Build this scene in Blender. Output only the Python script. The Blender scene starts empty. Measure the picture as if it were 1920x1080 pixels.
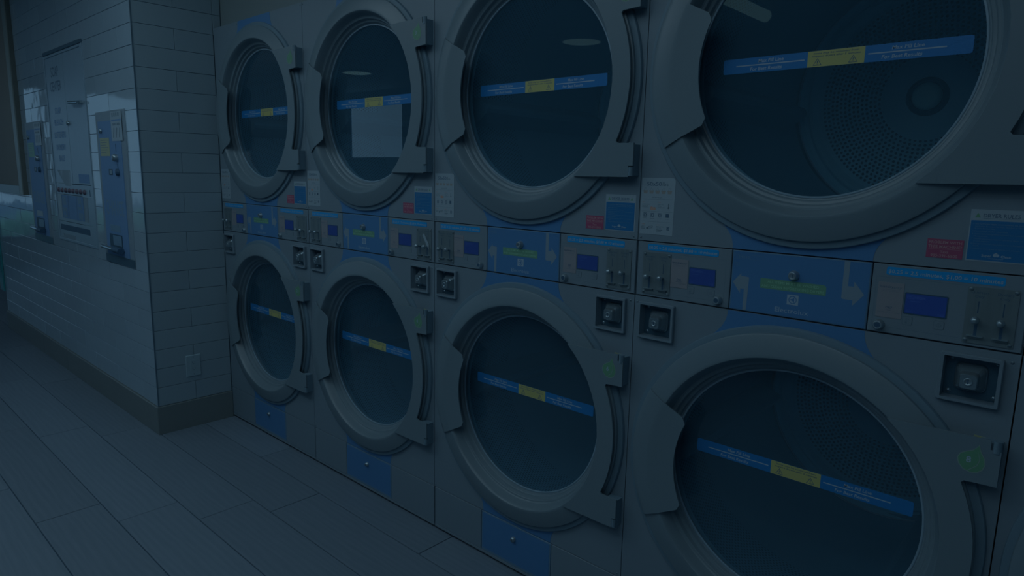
import bpy, math, random
from mathutils import Matrix, Vector
random.seed(7)
SC = bpy.context.scene
COL = SC.collection
PI = math.pi
# ------------------------------------------------------------------ camera
F_PX = 1247.78
CAM_LOC = Vector((3.69010, -1.64996, 1.41720))
YAW, PITCH, ROLL = -0.739931, -0.168637, 0.019995
fwd = Vector((math.sin(YAW)*math.cos(PITCH), math.cos(YAW)*math.cos(PITCH), math.sin(PITCH)))
rgt = Vector((math.cos(YAW), -math.sin(YAW), 0))
upv = rgt.cross(fwd)
r2 = rgt*math.cos(ROLL) + upv*math.sin(ROLL)
u2 = -rgt*math.sin(ROLL) + upv*math.cos(ROLL)
cd = bpy.data.cameras.new('camera')
cd.sensor_fit = 'HORIZONTAL'; cd.sensor_width = 36.0; cd.lens = F_PX/1920*36.0
cd.clip_start = 0.02; cd.clip_end = 200
cam = bpy.data.objects.new('camera', cd); COL.objects.link(cam)
M = Matrix((r2, u2, -fwd)).transposed().to_4x4(); M.translation = CAM_LOC
cam.matrix_world = M
SC.camera = cam
# ------------------------------------------------------------------ world and exposure
SC.view_settings.view_transform = 'Standard'; SC.view_settings.look = 'None'
SC.view_settings.gamma = 1.0; SC.view_settings.use_curve_mapping = False
SC.view_settings.exposure = 0.0
world = bpy.data.worlds.new('evening_sky'); SC.world = world
world.use_nodes = True
bg = world.node_tree.nodes['Background']
bg.inputs[0].default_value = (0.34, 0.66, 1.0, 1); bg.inputs[1].default_value = 0.42
FILL_TINT = (0.65, 0.895, 1.06)
FILL_L = 1.10
# radiance of a perfect white surface on the machine fronts, used to choose paint colours
WHITE = (0.062, 0.092, 0.118)
def lin(c):
    c /= 255.0
    return c/12.92 if c <= 0.04045 else ((c+0.055)/1.055)**2.4
def alb(rgb, k=1.0):
    return tuple(min(0.92, max(0.004, lin(v)*k/w)) for v, w in zip(rgb, WHITE)) + (1.0,)

# ------------------------------------------------------------------ materials
MATS = {}
def new_mat(name):
    m = bpy.data.materials.new(name); m.use_nodes = True
    nt = m.node_tree
    return m, nt, nt.nodes['Principled BSDF']
def paint(name, rgb, rough=0.45, metal=0.0, bump=0.0, bscale=400, spec=0.5, k=1.0, var=0.0, vscale=3.0, coat=0.0):
    """plain painted or plastic surface with a fine orange peel and slight tonal wear"""
    if name in MATS: return MATS[name]
    m, nt, p = new_mat(name)
    c = alb(rgb, k)
    p.inputs['Roughness'].default_value = rough
    p.inputs['Metallic'].default_value = metal
    p.inputs['Specular IOR Level'].default_value = spec
    if coat: p.inputs['Coat Weight'].default_value = coat; p.inputs['Coat Roughness'].default_value = 0.08
    tc = nt.nodes.new('ShaderNodeTexCoord')
    if var > 0:
        n = nt.nodes.new('ShaderNodeTexNoise'); n.inputs['Scale'].default_value = vscale; n.inputs['Detail'].default_value = 4
        nt.links.new(tc.outputs['Object'], n.inputs['Vector'])
        r = nt.nodes.new('ShaderNodeMix'); r.data_type = 'RGBA'
        r.inputs[6].default_value = tuple(v*(1-var) for v in c[:3])+(1,)
        r.inputs[7].default_value = tuple(min(.95, v*(1+var)) for v in c[:3])+(1,)
        nt.links.new(n.outputs['Fac'], r.inputs[0]); nt.links.new(r.outputs[2], p.inputs['Base Color'])
    else:
        p.inputs['Base Color'].default_value = c
    if bump > 0:
        n2 = nt.nodes.new('ShaderNodeTexNoise'); n2.inputs['Scale'].default_value = bscale; n2.inputs['Detail'].default_value = 2
        nt.links.new(tc.outputs['Object'], n2.inputs['Vector'])
        b = nt.nodes.new('ShaderNodeBump'); b.inputs['Strength'].default_value = bump; b.inputs['Distance'].default_value = 0.001
        nt.links.new(n2.outputs['Fac'], b.inputs['Height']); nt.links.new(b.outputs[0], p.inputs['Normal'])
    MATS[name] = m
    return m
def lamp_mat(name, color, strength, base=0.5):
    if name in MATS: return MATS[name]
    m, nt, p = new_mat(name)
    p.inputs['Base Color'].default_value = (base, base, base, 1)
    p.inputs['Emission Color'].default_value = tuple(color)+(1,)
    p.inputs['Emission Strength'].default_value = strength
    MATS[name] = m
    return m
def fr_front(nt):
    g = nt.nodes.new('ShaderNodeNewGeometry'); q = nt.nodes.new('ShaderNodeMath'); q.operation = 'SUBTRACT'; q.inputs[0].default_value = 1.0
    nt.links.new(g.outputs['Backfacing'], q.inputs[1])
    return q.outputs[0]
def glass_mat(name, tint, gloss_ior=1.5, rough=0.0, veil=None, cover=0.0):
    m = bpy.data.materials.new(name); m.use_nodes = True; nt = m.node_tree
    nt.nodes.clear()
    o = nt.nodes.new('ShaderNodeOutputMaterial')
    t = nt.nodes.new('ShaderNodeBsdfTransparent'); t.inputs[0].default_value = tuple(tint)+(1,)
    g = nt.nodes.new('ShaderNodeBsdfGlossy'); g.inputs['Roughness'].default_value = rough
    g.inputs['Color'].default_value = (1, 1, 1, 1)
    f = nt.nodes.new('ShaderNodeFresnel'); f.inputs['IOR'].default_value = gloss_ior
    mx = nt.nodes.new('ShaderNodeMixShader')
    ge = nt.nodes.new('ShaderNodeNewGeometry'); fr = nt.nodes.new('ShaderNodeMath'); fr.operation = 'SUBTRACT'; fr.inputs[0].default_value = 1.0
    mu = nt.nodes.new('ShaderNodeMath'); mu.operation = 'MULTIPLY'      # the pane is thin: no total reflection at its inner face
    nt.links.new(ge.outputs['Backfacing'], fr.inputs[1]); nt.links.new(fr.outputs[0], mu.inputs[0]); nt.links.new(f.outputs[0], mu.inputs[1])
    nt.links.new(mu.outputs[0], mx.inputs[0]); nt.links.new(t.outputs[0], mx.inputs[1]); nt.links.new(g.outputs[0], mx.inputs[2])
    if veil:                                             # painted navy haze: a diffuse layer that lifts the dark pane
        df = nt.nodes.new('ShaderNodeBsdfDiffuse'); df.inputs['Color'].default_value = veil
        m2 = nt.nodes.new('ShaderNodeMixShader'); cv = nt.nodes.new('ShaderNodeMath'); cv.operation = 'MULTIPLY'; cv.inputs[0].default_value = cover
        nt.links.new(fr_front(nt), cv.inputs[1]); nt.links.new(cv.outputs[0], m2.inputs[0])
        nt.links.new(t.outputs[0], m2.inputs[1]); nt.links.new(df.outputs[0], m2.inputs[2]); nt.links.new(m2.outputs[0], mx.inputs[1])
    nt.links.new(mx.outputs[0], o.inputs['Surface'])
    MATS[name] = m
    return m
def brushed(name, rgb, rough=0.35, stretch=(4, 4, 400), k=1.0, metal=0.6):
    m, nt, p = new_mat(name)
    c = alb(rgb, k)
    tc = nt.nodes.new('ShaderNodeTexCoord'); mp = nt.nodes.new('ShaderNodeMapping')
    mp.inputs['Scale'].default_value = stretch
    n = nt.nodes.new('ShaderNodeTexNoise'); n.inputs['Scale'].default_value = 1.0; n.inputs['Detail'].default_value = 5
    nt.links.new(tc.outputs['Object'], mp.inputs[0]); nt.links.new(mp.outputs[0], n.inputs['Vector'])
    r = nt.nodes.new('ShaderNodeMix'); r.data_type = 'RGBA'
    r.inputs[6].default_value = tuple(v*0.85 for v in c[:3])+(1,); r.inputs[7].default_value = tuple(min(.95, v*1.15) for v in c[:3])+(1,)
    nt.links.new(n.outputs['Fac'], r.inputs[0]); nt.links.new(r.outputs[2], p.inputs['Base Color'])
    p.inputs['Roughness'].default_value = rough; p.inputs['Metallic'].default_value = metal
    MATS[name] = m
    return m
def plank_mat(name):
    """grey oak-look porcelain: long grain in X, tone differs from plank to plank"""
    m, nt, p = new_mat(name)
    tc = nt.nodes.new('ShaderNodeTexCoord'); oi = nt.nodes.new('ShaderNodeObjectInfo')
    add = nt.nodes.new('ShaderNodeVectorMath'); add.operation = 'MULTIPLY_ADD'
    comb = nt.nodes.new('ShaderNodeCombineXYZ')
    for i in range(3): nt.links.new(oi.outputs['Random'], comb.inputs[i])
    nt.links.new(comb.outputs[0], add.inputs[0]); add.inputs[1].default_value = (37, 53, 11)
    nt.links.new(tc.outputs['Object'], add.inputs[2])
    mp = nt.nodes.new('ShaderNodeMapping'); mp.inputs['Scale'].default_value = (3.0, 60, 10)
    nt.links.new(add.outputs[0], mp.inputs[0])
    n = nt.nodes.new('ShaderNodeTexNoise'); n.inputs['Scale'].default_value = 1.6; n.inputs['Detail'].default_value = 8; n.inputs['Distortion'].default_value = 1.1
    nt.links.new(mp.outputs[0], n.inputs['Vector'])
    mp2 = nt.nodes.new('ShaderNodeMapping'); mp2.inputs['Scale'].default_value = (0.9, 7, 4)
    nt.links.new(add.outputs[0], mp2.inputs[0])
    w = nt.nodes.new('ShaderNodeTexWave'); w.bands_direction = 'Y'; w.inputs['Scale'].default_value = 1.7; w.inputs['Distortion'].default_value = 9; w.inputs['Detail'].default_value = 3
    nt.links.new(mp2.outputs[0], w.inputs['Vector'])
    mx = nt.nodes.new('ShaderNodeMix'); mx.data_type = 'FLOAT'; mx.inputs[0].default_value = 0.25
    nt.links.new(n.outputs['Fac'], mx.inputs[2]); nt.links.new(w.outputs['Fac'], mx.inputs[3])
    cr = nt.nodes.new('ShaderNodeValToRGB')
    cr.color_ramp.elements[0].position = 0.25; cr.color_ramp.elements[0].color = alb((27, 42, 54))
    cr.color_ramp.elements[1].position = 0.75; cr.color_ramp.elements[1].color = alb((30, 45, 58))
    nt.links.new(mx.outputs[0], cr.inputs[0])
    hsv = nt.nodes.new('ShaderNodeHueSaturation')
    mr = nt.nodes.new('ShaderNodeMapRange'); mr.inputs[3].default_value = 0.92; mr.inputs[4].default_value = 1.06
    nt.links.new(oi.outputs['Random'], mr.inputs[0]); nt.links.new(mr.outputs[0], hsv.inputs['Value'])
    nt.links.new(cr.outputs[0], hsv.inputs['Color']); nt.links.new(hsv.outputs[0], p.inputs['Base Color'])
    p.inputs['Roughness'].default_value = 0.5; p.inputs['Specular IOR Level'].default_value = 0.35
    b = nt.nodes.new('ShaderNodeBump'); b.inputs['Strength'].default_value = 0.25; b.inputs['Distance'].default_value = 0.001
    nt.links.new(n.outputs['Fac'], b.inputs['Height']); nt.links.new(b.outputs[0], p.inputs['Normal'])
    MATS[name] = m
    return m
def tile_mat(name, rgb, rough, k=1.0):
    """glazed white tile with a gently uneven glaze"""
    m, nt, p = new_mat(name)
    c = alb(rgb, k)
    oi = nt.nodes.new('ShaderNodeObjectInfo'); mr = nt.nodes.new('ShaderNodeMapRange')
    mr.inputs[3].default_value = 0.96; mr.inputs[4].default_value = 1.03
    nt.links.new(oi.outputs['Random'], mr.inputs[0])
    hsv = nt.nodes.new('ShaderNodeHueSaturation'); hsv.inputs['Color'].default_value = c
    nt.links.new(mr.outputs[0], hsv.inputs['Value']); nt.links.new(hsv.outputs[0], p.inputs['Base Color'])
    p.inputs['Roughness'].default_value = rough
    tc = nt.nodes.new('ShaderNodeTexCoord'); n = nt.nodes.new('ShaderNodeTexNoise'); n.inputs['Scale'].default_value = 9; n.inputs['Detail'].default_value = 1
    va = nt.nodes.new('ShaderNodeVectorMath'); va.operation = 'MULTIPLY_ADD'; va.inputs[1].default_value = (19, 31, 7)
    cb = nt.nodes.new('ShaderNodeCombineXYZ')
    for i in range(3): nt.links.new(oi.outputs['Random'], cb.inputs[i])
    nt.links.new(cb.outputs[0], va.inputs[0]); nt.links.new(tc.outputs['Object'], va.inputs[2]); nt.links.new(va.outputs[0], n.inputs['Vector'])
    b = nt.nodes.new('ShaderNodeBump'); b.inputs['Strength'].default_value = 0.12; b.inputs['Distance'].default_value = 0.01
    nt.links.new(n.outputs['Fac'], b.inputs['Height']); nt.links.new(b.outputs[0], p.inputs['Normal'])
    MATS[name] = m
    return m
def perforated(name, rgb_a, rgb_b):
    """punched sheet metal: rows of small holes laid out in the sheet's own UV"""
    m, nt, p = new_mat(name)
    uv = nt.nodes.new('ShaderNodeUVMap'); sp = nt.nodes.new('ShaderNodeSeparateXYZ')
    nt.links.new(uv.outputs[0], sp.inputs[0])
    def math_(op, a, b=None):
        q = nt.nodes.new('ShaderNodeMath'); q.operation = op
        for i, v in enumerate((a, b)):
            if v is None: continue
            if isinstance(v, (int, float)): q.inputs[i].default_value = v
            else: nt.links.new(v, q.inputs[i])
        return q.outputs[0]
    row = math_('FLOOR', sp.outputs[1])
    half = math_('MULTIPLY', math_('MODULO', row, 2.0), 0.5)
    fx = math_('SUBTRACT', math_('FRACT', math_('ADD', sp.outputs[0], half)), 0.5)
    fy = math_('SUBTRACT', math_('FRACT', sp.outputs[1]), 0.5)
    d = math_('SQRT', math_('ADD', math_('MULTIPLY', fx, fx), math_('MULTIPLY', fy, fy)))
    hole = math_('LESS_THAN', d, 0.3)
    mx = nt.nodes.new('ShaderNodeMix'); mx.data_type = 'RGBA'
    mx.inputs[6].default_value = alb(rgb_a); mx.inputs[7].default_value = alb(rgb_b)
    nt.links.new(hole, mx.inputs[0]); nt.links.new(mx.outputs[2], p.inputs['Base Color'])
    p.inputs['Roughness'].default_value = 0.5; p.inputs['Metallic'].default_value = 0.0
    MATS[name] = m
    return m

body = paint('grey_enamel', (30, 46, 58), 0.42, bump=0.10, bscale=500, var=0.02)
ringm = paint('grey_moulded_plastic', (28, 44, 55), 0.36, bump=0.03, bscale=300)
seatm = paint('grey_door_seat', (26, 44, 57), 0.5)
blue = paint('blue_film', (16, 42, 69), 0.4)
bluef = paint('blue_panel_frame', (25, 46, 64), 0.42)
dark = paint('dark_cavity', (9, 27, 41), 0.6)
slot = paint('dark_slot', (6, 20, 33), 0.6, k=1.6)
arrowm = paint('grey_arrow_print', (33, 51, 65), 0.45)
pricem = paint('bright_blue_label', (2, 52, 88), 0.4)
white = paint('white_print', (42, 62, 78), 0.5)
dimwhite = paint('pale_print', (27, 48, 66), 0.5)
ink = paint('navy_ink', (14, 32, 48), 0.5)
greyink = paint('grey_ink', (24, 41, 53), 0.5)
poster = paint('white_vinyl', (40, 58, 71), 0.45)
rulesblue = paint('royal_blue_vinyl', (4, 37, 66), 0.45)
redm = paint('red_vinyl', (44, 24, 42), 0.45)
redtxt = paint('pale_pink_print', (52, 50, 58), 0.45)
greenlab = paint('green_label_vinyl', (26, 54, 50), 0.45)
greentxt = paint('pale_green_print', (38, 68, 64), 0.45)
leafm = paint('leaf_green_vinyl', (24, 52, 46), 0.45)
leafedge = paint('leaf_outline', (36, 55, 60), 0.45)
yellow = paint('yellow_vinyl', (52, 64, 44), 0.45)
yellowdim = paint('dull_yellow_vinyl', (44, 58, 50), 0.45)
stripblue = paint('sticker_blue', (4, 39, 72), 0.4)
cardm = paint('pale_pink_card', (37, 48, 58), 0.5)
steel = paint('chrome', (42, 60, 72), 0.32, metal=0.7)
screwm = paint('dull_screw_head', (30, 46, 56), 0.5, metal=0.2)
steeld = paint('dark_chrome', (36, 54, 66), 0.2, metal=0.6)
plate = brushed('brushed_plate', (29, 44, 53), 0.45, (120, 120, 8), metal=0.3)
ssteel = brushed('brushed_stainless', (32, 50, 64), 0.38, (300, 4, 4), metal=0.1, k=1.2)
recessm = paint('coin_recess_metal', (15, 33, 46), 0.35, metal=0.3)
drumm = paint('galvanised_drum', (23, 48, 65), 0.5, metal=0.0)
backm = paint('drum_back_sheet', (33, 62, 82), 0.5, k=1.45)
drumperf = perforated('perforated_drum', (24, 50, 68), (8, 27, 40))
lifterm = paint('lifter_sheet', (18, 40, 56), 0.5)
holem = paint('drum_holes', (3, 22, 36), 0.6, k=0.6)
hubm = paint('drum_hub', (40, 72, 92), 0.4, k=1.4)
gasketm = paint('pale_glass_gasket', (37, 57, 72), 0.3)
screenm = lamp_mat('backlit_lcd', (0.02, 0.16, 1.0), 0.048, 0.02)
lcdtext = lamp_mat('lcd_digits', (0.08, 0.27, 1.0), 0.07, 0.02)
doorglass = glass_mat('door_glass', (0.93, 0.96, 0.97), 1.45, veil=alb((9, 26, 38), 3.5), cover=0.20)
planks = plank_mat('oak_look_plank')
tile_l = tile_mat('glazed_tile', (32, 48, 60), 0.07, 1.6)
tile_r = tile_mat('glazed_tile_return', (32, 48, 59), 0.12, 1.4)
grout = paint('dark_grout', (14, 32, 46), 0.85)
groutfloor = paint('floor_grout', (9, 25, 37), 0.85)
tan = paint('tan_base_tile', (30, 43, 50), 0.5, var=0.06, vscale=5)
soffitm = paint('cream_wall_paint', (33, 48, 56), 0.7, bump=0.05, bscale=200, k=0.92)
ceilm = paint('ceiling_paint', (32, 48, 58), 0.8)
wallpaint = paint('white_wall_paint', (36, 54, 66), 0.7)
cornerm = paint('metal_corner_trim', (26, 44, 57), 0.3, metal=0.4)
machineblue = paint('coin_machine_blue', (26, 48, 72), 0.55, spec=0.2, k=1.05)
machinegrey = paint('coin_machine_grey', (34, 51, 64), 0.5, spec=0.3)
wood = paint('dark_wood_edge', (27, 38, 42), 0.5, var=0.15, vscale=9)
woodl = paint('oak_frame', (36, 50, 56), 0.45, var=0.1, vscale=7)
corkm = paint('brown_board', (34, 43, 47), 0.6, spec=0.15, var=0.1, vscale=4)
tealglass = paint('teal_glass_edge', (12, 52, 62), 0.15)
buttonred = paint('red_button', (26, 30, 42), 0.35)
fillwhite = lamp_mat('fill_panel_diffuser', FILL_TINT, FILL_L)  # glow of the added ceiling fill panels
fillbright = lamp_mat('boosted_fill_diffuser', FILL_TINT, FILL_L*2.0)  # added fill panel boosted to brighten the first dryer's corner
lampdim = lamp_mat('disc_lamp_diffuser', (0.5, 1.0, 1.05), 0.42)
pink = paint('basket_brown_print', (40, 50, 56), 0.5)
orange = paint('orange_print', (50, 50, 52), 0.5)
outletm = paint('outlet_plastic', (32, 49, 60), 0.4, k=1.5)
plastic_white = paint('white_plastic', (32, 49, 60), 0.4)
black = paint('black_rubber', (8, 22, 34), 0.6)
hedge = paint('hedge_green', (34, 62, 58), 0.8, k=1.0, var=0.3)
asphalt = paint('asphalt', (30, 50, 66), 0.9, k=0.8)
winframe = paint('dark_window_frame', (18, 36, 50), 0.4)
winglass = glass_mat('window_glass', (0.95, 0.97, 0.98), 1.45)

# ------------------------------------------------------------------ mesh helpers
class MB:
    """collects quads and polygons of one part and links them as ONE mesh object"""
    def __init__(self): self.v = []; self.f = []; self.m = []; self.s = []; self.mats = []; self.uv = {}
    def mi(self, mat):
        if mat not in self.mats: self.mats.append(mat)
        return self.mats.index(mat)
    def add(self, verts, faces, mat, smooth=False):
        o = len(self.v); k = self.mi(mat)
        self.v += [tuple(p) for p in verts]
        for f in faces: self.f.append([i+o for i in f]); self.m.append(k); self.s.append(smooth)
        return o
    def box(self, x0, x1, y0, y1, z0, z1, mat, b=0.0):
        """box; b chamfers the four edges of the front (low y) face"""
        if b <= 0:
            v = [(x, y, z) for x in (x0, x1) for y in (y0, y1) for z in (z0, z1)]
            f = [(0, 1, 3, 2), (4, 6, 7, 5), (0, 4, 5, 1), (2, 3, 7, 6), (0, 2, 6, 4), (1, 5, 7, 3)]
            self.add(v, f, mat)
        else:
            a = [(x0, y1, z0), (x1, y1, z0), (x1, y1, z1), (x0, y1, z1)]
            c = [(x0, y0+b, z0), (x1, y0+b, z0), (x1, y0+b, z1), (x0, y0+b, z1)]
            d = [(x0+b, y0, z0+b), (x1-b, y0, z0+b), (x1-b, y0, z1-b), (x0+b, y0, z1-b)]
            f = [(3, 2, 1, 0)]
            for o in (0, 4):
                for i in range(4):
                    j = (i+1) % 4; f.append((o+i, o+j, o+4+j, o+4+i))
            f.append((8, 9, 10, 11))
            self.add(a+c+d, f, mat)
    def prism(self, pts, y0, y1, mat, side=None, back=True):
        """outline in (x,z), counter-clockwise seen from low y, extruded from y0 (front) to y1"""
        n = len(pts)
        ar = sum(pts[i][0]*pts[(i+1) % n][1]-pts[(i+1) % n][0]*pts[i][1] for i in range(n))
        if ar < 0: pts = pts[::-1]
        v = [(x, y0, z) for x, z in pts]+[(x, y1, z) for x, z in pts]
        self.add(v, [list(range(n))] + ([list(range(2*n-1, n-1, -1))] if back else []), mat)
        self.add(v, [(i, n+i, n+(i+1) % n, (i+1) % n) for i in range(n)], side or mat)
    def flat(self, pts, y, mat):
        n = len(pts)
        ar = sum(pts[i][0]*pts[(i+1) % n][1]-pts[(i+1) % n][0]*pts[i][1] for i in range(n))
        if ar < 0: pts = pts[::-1]
        self.add([(x, y, z) for x, z in pts], [list(range(n))], mat)
    def rectflat(self, x0, x1, z0, z1, y, mat): self.flat([(x0, z0), (x1, z0), (x1, z1), (x0, z1)], y, mat)
    def frame2(self, x0, x1, z0, z1, w, y, mat):
        """thin printed outline"""
        for a in ((x0, x1, z0, z0+w), (x0, x1, z1-w, z1), (x0, x0+w, z0+w, z1-w), (x1-w, x1, z0+w, z1-w)): self.rectflat(*a, y, mat)
    def lathe(self, prof, cx, cz, n, mat, closed=True, a0=0.0, a1=2*PI, smooth=True):
        """(r,y) profile turned about the y axis through (cx,cz)"""
        full = abs(a1-a0-2*PI) < 1e-6
        k = n if full else n+1; P = len(prof)
        v = []
        for i in range(k):
            t = a0+(a1-a0)*i/n; c, s = math.cos(t), math.sin(t)
            for r, y in prof: v.append((cx+r*c, y, cz+r*s))
        f = []
        for i in range(n):
            j = (i+1) % k
            for q in range(P if closed else P-1):
                w = (q+1) % P
                f.append((i*P+q, j*P+q, j*P+w, i*P+w))
        self.add(v, f, mat, smooth)
        if closed and not full: self.add(v[:P], [list(range(P))], mat); self.add(v[-P:], [list(range(P))[::-1]], mat)
    def disc(self, cx, cz, r, y, n, mat): self.flat([(cx+r*math.cos(2*PI*i/n), cz+r*math.sin(2*PI*i/n)) for i in range(n)], y, mat)
    def tube(self, pts, r, mat, n=8, caps=True):
        pts = [Vector(p) for p in pts]; v = []; f = []
        for i, p in enumerate(pts):
            d = (pts[min(i+1, len(pts)-1)]-pts[max(i-1, 0)]).normalized()
            a = d.cross(Vector((0, 0, 1)))
            if a.length < 1e-3: a = d.cross(Vector((1, 0, 0)))
            a.normalize(); b = d.cross(a)
            for k in range(n):
                t = 2*PI*k/n; v.append(p+a*r*math.cos(t)+b*r*math.sin(t))
        for i in range(len(pts)-1):
            for k in range(n):
                j = (k+1) % n; f.append((i*n+k, i*n+j, (i+1)*n+j, (i+1)*n+k))
        self.add(v, f, mat, True)
        if caps: self.add(v[:n], [list(range(n))[::-1]], mat); self.add(v[-n:], [list(range(n))], mat)
    def ball(self, c, r, mat, n=12, sy=1.0):
        v = [(c[0], c[1]-r*sy, c[2])]; f = []
        R = n//2
        for i in range(1, R):
            t = PI*i/R
            for k in range(n):
                a = 2*PI*k/n; v.append((c[0]+r*math.sin(t)*math.cos(a), c[1]-r*sy*math.cos(t), c[2]+r*math.sin(t)*math.sin(a)))
        v.append((c[0], c[1]+r*sy, c[2])); last = len(v)-1
        for k in range(n):
            j = (k+1) % n
            f.append((0, 1+k, 1+j)); f.append((last, last-n+j, last-n+k))
            for i in range(R-2): f.append((1+i*n+k, 1+(i+1)*n+k, 1+(i+1)*n+j, 1+i*n+j))
        self.add(v, f, mat, True)
    def text(self, s, cx, cz, y, mat, h=None, w=None, bold=0.0, shear=0.0, align='C', spacing=1.0):
        """lettering in the (x,z) plane facing low y; h is capital height, w forces the width"""
        vs, fs, bw = letters(s, bold, shear, spacing)
        sx = sz = (h or 0.01)/0.73
        if w is not None:
            sx = w/max(1e-6, bw)
            if h is None: sz = sx
        x0 = {'C': cx-bw*sx/2, 'L': cx, 'R': cx-bw*sx}[align]
        self.add([(x0+a*sx, y, cz+(b-0.365)*sz) for a, b in vs], fs, mat)
    def mesh(self, name):
        me = bpy.data.meshes.new(name); me.from_pydata(self.v, [], self.f)
        for m in self.mats: me.materials.append(m)
        me.polygons.foreach_set('material_index', self.m); me.polygons.foreach_set('use_smooth', self.s)
        me.update()
        return me
    def build(self, name, parent=None, loc=None, sharp=None):
        me = self.mesh(name)
        if sharp: me.set_sharp_from_angle(angle=math.radians(sharp))
        o = bpy.data.objects.new(name, me); COL.objects.link(o)
        if parent: o.parent = parent
        if loc: o.location = loc
        return o
_L = {}
def letters(s, bold, shear, spacing):
    key = (s, bold, shear, spacing)
    if key in _L: return _L[key]
    cu = bpy.data.curves.new('t', 'FONT'); cu.body = s; cu.resolution_u = 2; cu.offset = bold; cu.shear = shear; cu.space_character = spacing
    cu.fill_mode = 'FRONT'
    ob = bpy.data.objects.new('t', cu); COL.objects.link(ob)
    dg = bpy.context.evaluated_depsgraph_get(); dg.update()
    me = bpy.data.meshes.new_from_object(ob.evaluated_get(dg))
    vs = [(v.co.x, v.co.y) for v in me.vertices]; fs = []
    for p in me.polygons:
        f = list(p.vertices)
        if p.normal.z < 0: f = f[::-1]
        fs.append(f)
    x0 = min([a for a, b in vs] or [0]); x1 = max([a for a, b in vs] or [1])
    vs = [(a-x0, b) for a, b in vs]
    bpy.data.objects.remove(ob); bpy.data.curves.remove(cu); bpy.data.meshes.remove(me)
    _L[key] = (vs, fs, x1-x0)
    return _L[key]
def rrect(x0, x1, z0, z1, r, n=4):
    p = []
    for cx, cz, a in ((x1-r, z0+r, -PI/2), (x1-r, z1-r, 0), (x0+r, z1-r, PI/2), (x0+r, z0+r, PI)):
        for i in range(n+1):
            t = a+PI/2*i/n; p.append((cx+r*math.cos(t), cz+r*math.sin(t)))
    return p
def empty(name, loc, label=None, cat=None, group=None):
    o = bpy.data.objects.new(name, None); COL.objects.link(o); o.location = loc; o.empty_display_size = 0.1
    tag(o, label, cat, group)
    return o
def tag(o, label=None, cat=None, group=None, kind=None):
    if label: o['label'] = label
    if cat: o['category'] = cat
    if group: o['group'] = group
    if kind: o['kind'] = kind
    return o
def copy_tree(o, parent=None):
    c = o.copy(); COL.objects.link(c)
    if parent: c.parent = parent
    for ch in list(o.children): copy_tree(ch, c)
    return c
def lab(o, t): o['label'] = t; return o

# ------------------------------------------------------------------ the room
G = -0.005                 # plane of the tiled return wall
YW = -0.4017               # plane of the long tiled wall
ROW = 0.1036; Z0 = 0.1484; TW = 0.405
CEIL = 2.80
XL, XR, YF, YB = -8.0, 6.2, -5.4, 2.2
b = MB(); b.box(XL, XR, YF, YB, -0.10, -0.010, groutfloor); floor = b.build('floor'); tag(floor, kind='structure')
b = MB(); b.box(XL, XR, YF, YB, CEIL, CEIL+0.1, ceilm); ceiling = b.build('ceiling'); tag(ceiling, kind='structure')
# floor planks: rows along X, each row with the joint positions read off the floor
PW, PL = 0.2345, 1.235
row_y = [0.0705 - PW*i for i in range(-1, 24)]
row_off = {0: 0.647, 1: 1.191, 2: 1.045, 3: 0.832, 4: 0.615, 5: 0.183, 6: 0.95, 7: 0.42}
def plank_mesh(l, w):
    m = MB(); c = 0.0012; g = 0.0019
    v = []
    for z, d in ((-0.012, 0), (-0.006-c, 0), (-0.006, c)):
        v += [(g+d, g+d, z), (l-g-d, g+d, z), (l-g-d, w-g-d, z), (g+d, w-g-d, z)]
    f = [(8, 9, 10, 11)]
    for o in (0, 4):
        for i in range(4): f.append((o+i, o+(i+1) % 4, o+4+(i+1) % 4, o+4+i))
    m.add(v, f, planks)
    return m
pm = plank_mesh(PL, PW).mesh('plank')
far = MB()
for ri, yt in enumerate(row_y):
    k = ri-1
    off = row_off.get(k, (k*0.37) % PL)
    n0 = math.floor((XL-off)/PL)
    x = off+n0*PL
    while x < XR:
        near = (-1.85 < yt-PW/2 < 0.1) and (-4.6 < x < 2.6) and k >= 0
        if near:
            o = bpy.data.objects.new('plank', pm); COL.objects.link(o); o.location = (x, yt-PW, random.uniform(-0.0003, 0.0003)); o.parent = floor
        else:
            xa, xb = max(x, XL), min(x+PL, XR)
            ya, yb = yt-PW, yt
            if xb-xa > 0.02:
                q = plank_mesh(xb-xa, PW)
                far.add([(vx+xa, vy+ya, vz) for vx, vy, vz in q.v], q.f, planks)
        x += PL
fo = far.build('plank_field', floor); tag(fo, kind='stuff')

# tiled wall bodies (grout) and their tiles
WX0 = -3.475
b = MB(); b.box(WX0, G-0.004, YW+0.004, YW+0.12, -0.01, CEIL, grout); wall_left = b.build('wall_left'); tag(wall_left, kind='structure')
b = MB(); b.box(G-0.10, G-0.004, YW+0.12, 1.2, -0.01, CEIL, grout); wall_ret = b.build('wall_return'); tag(wall_ret, kind='structure')
def tile_front(w, h, t, mat):
    m = MB(); m.box(0, w, 0, t, 0, h, mat, 0.0012); return m.mesh('tile')
def tile_side(l, h, t, mat):
    m = MB(); c = 0.0012
    a = [(-t, 0, 0), (-t, l, 0), (-t, l, h), (-t, 0, h)]; q = [(-c, 0, 0), (-c, l, 0), (-c, l, h), (-c, 0, h)]
    d = [(0, c, c), (0, l-c, c), (0, l-c, h-c), (0, c, h-c)]
    f = [(8, 9, 10, 11)]
    for o in (0, 4):
        for i in range(4): f.append((o+i, o+(i+1) % 4, o+4+(i+1) % 4, o+4+i))
    m.add(a+q+d, f, mat); return m.mesh('tile')
TG = 0.0017
tmesh = {}
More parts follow.
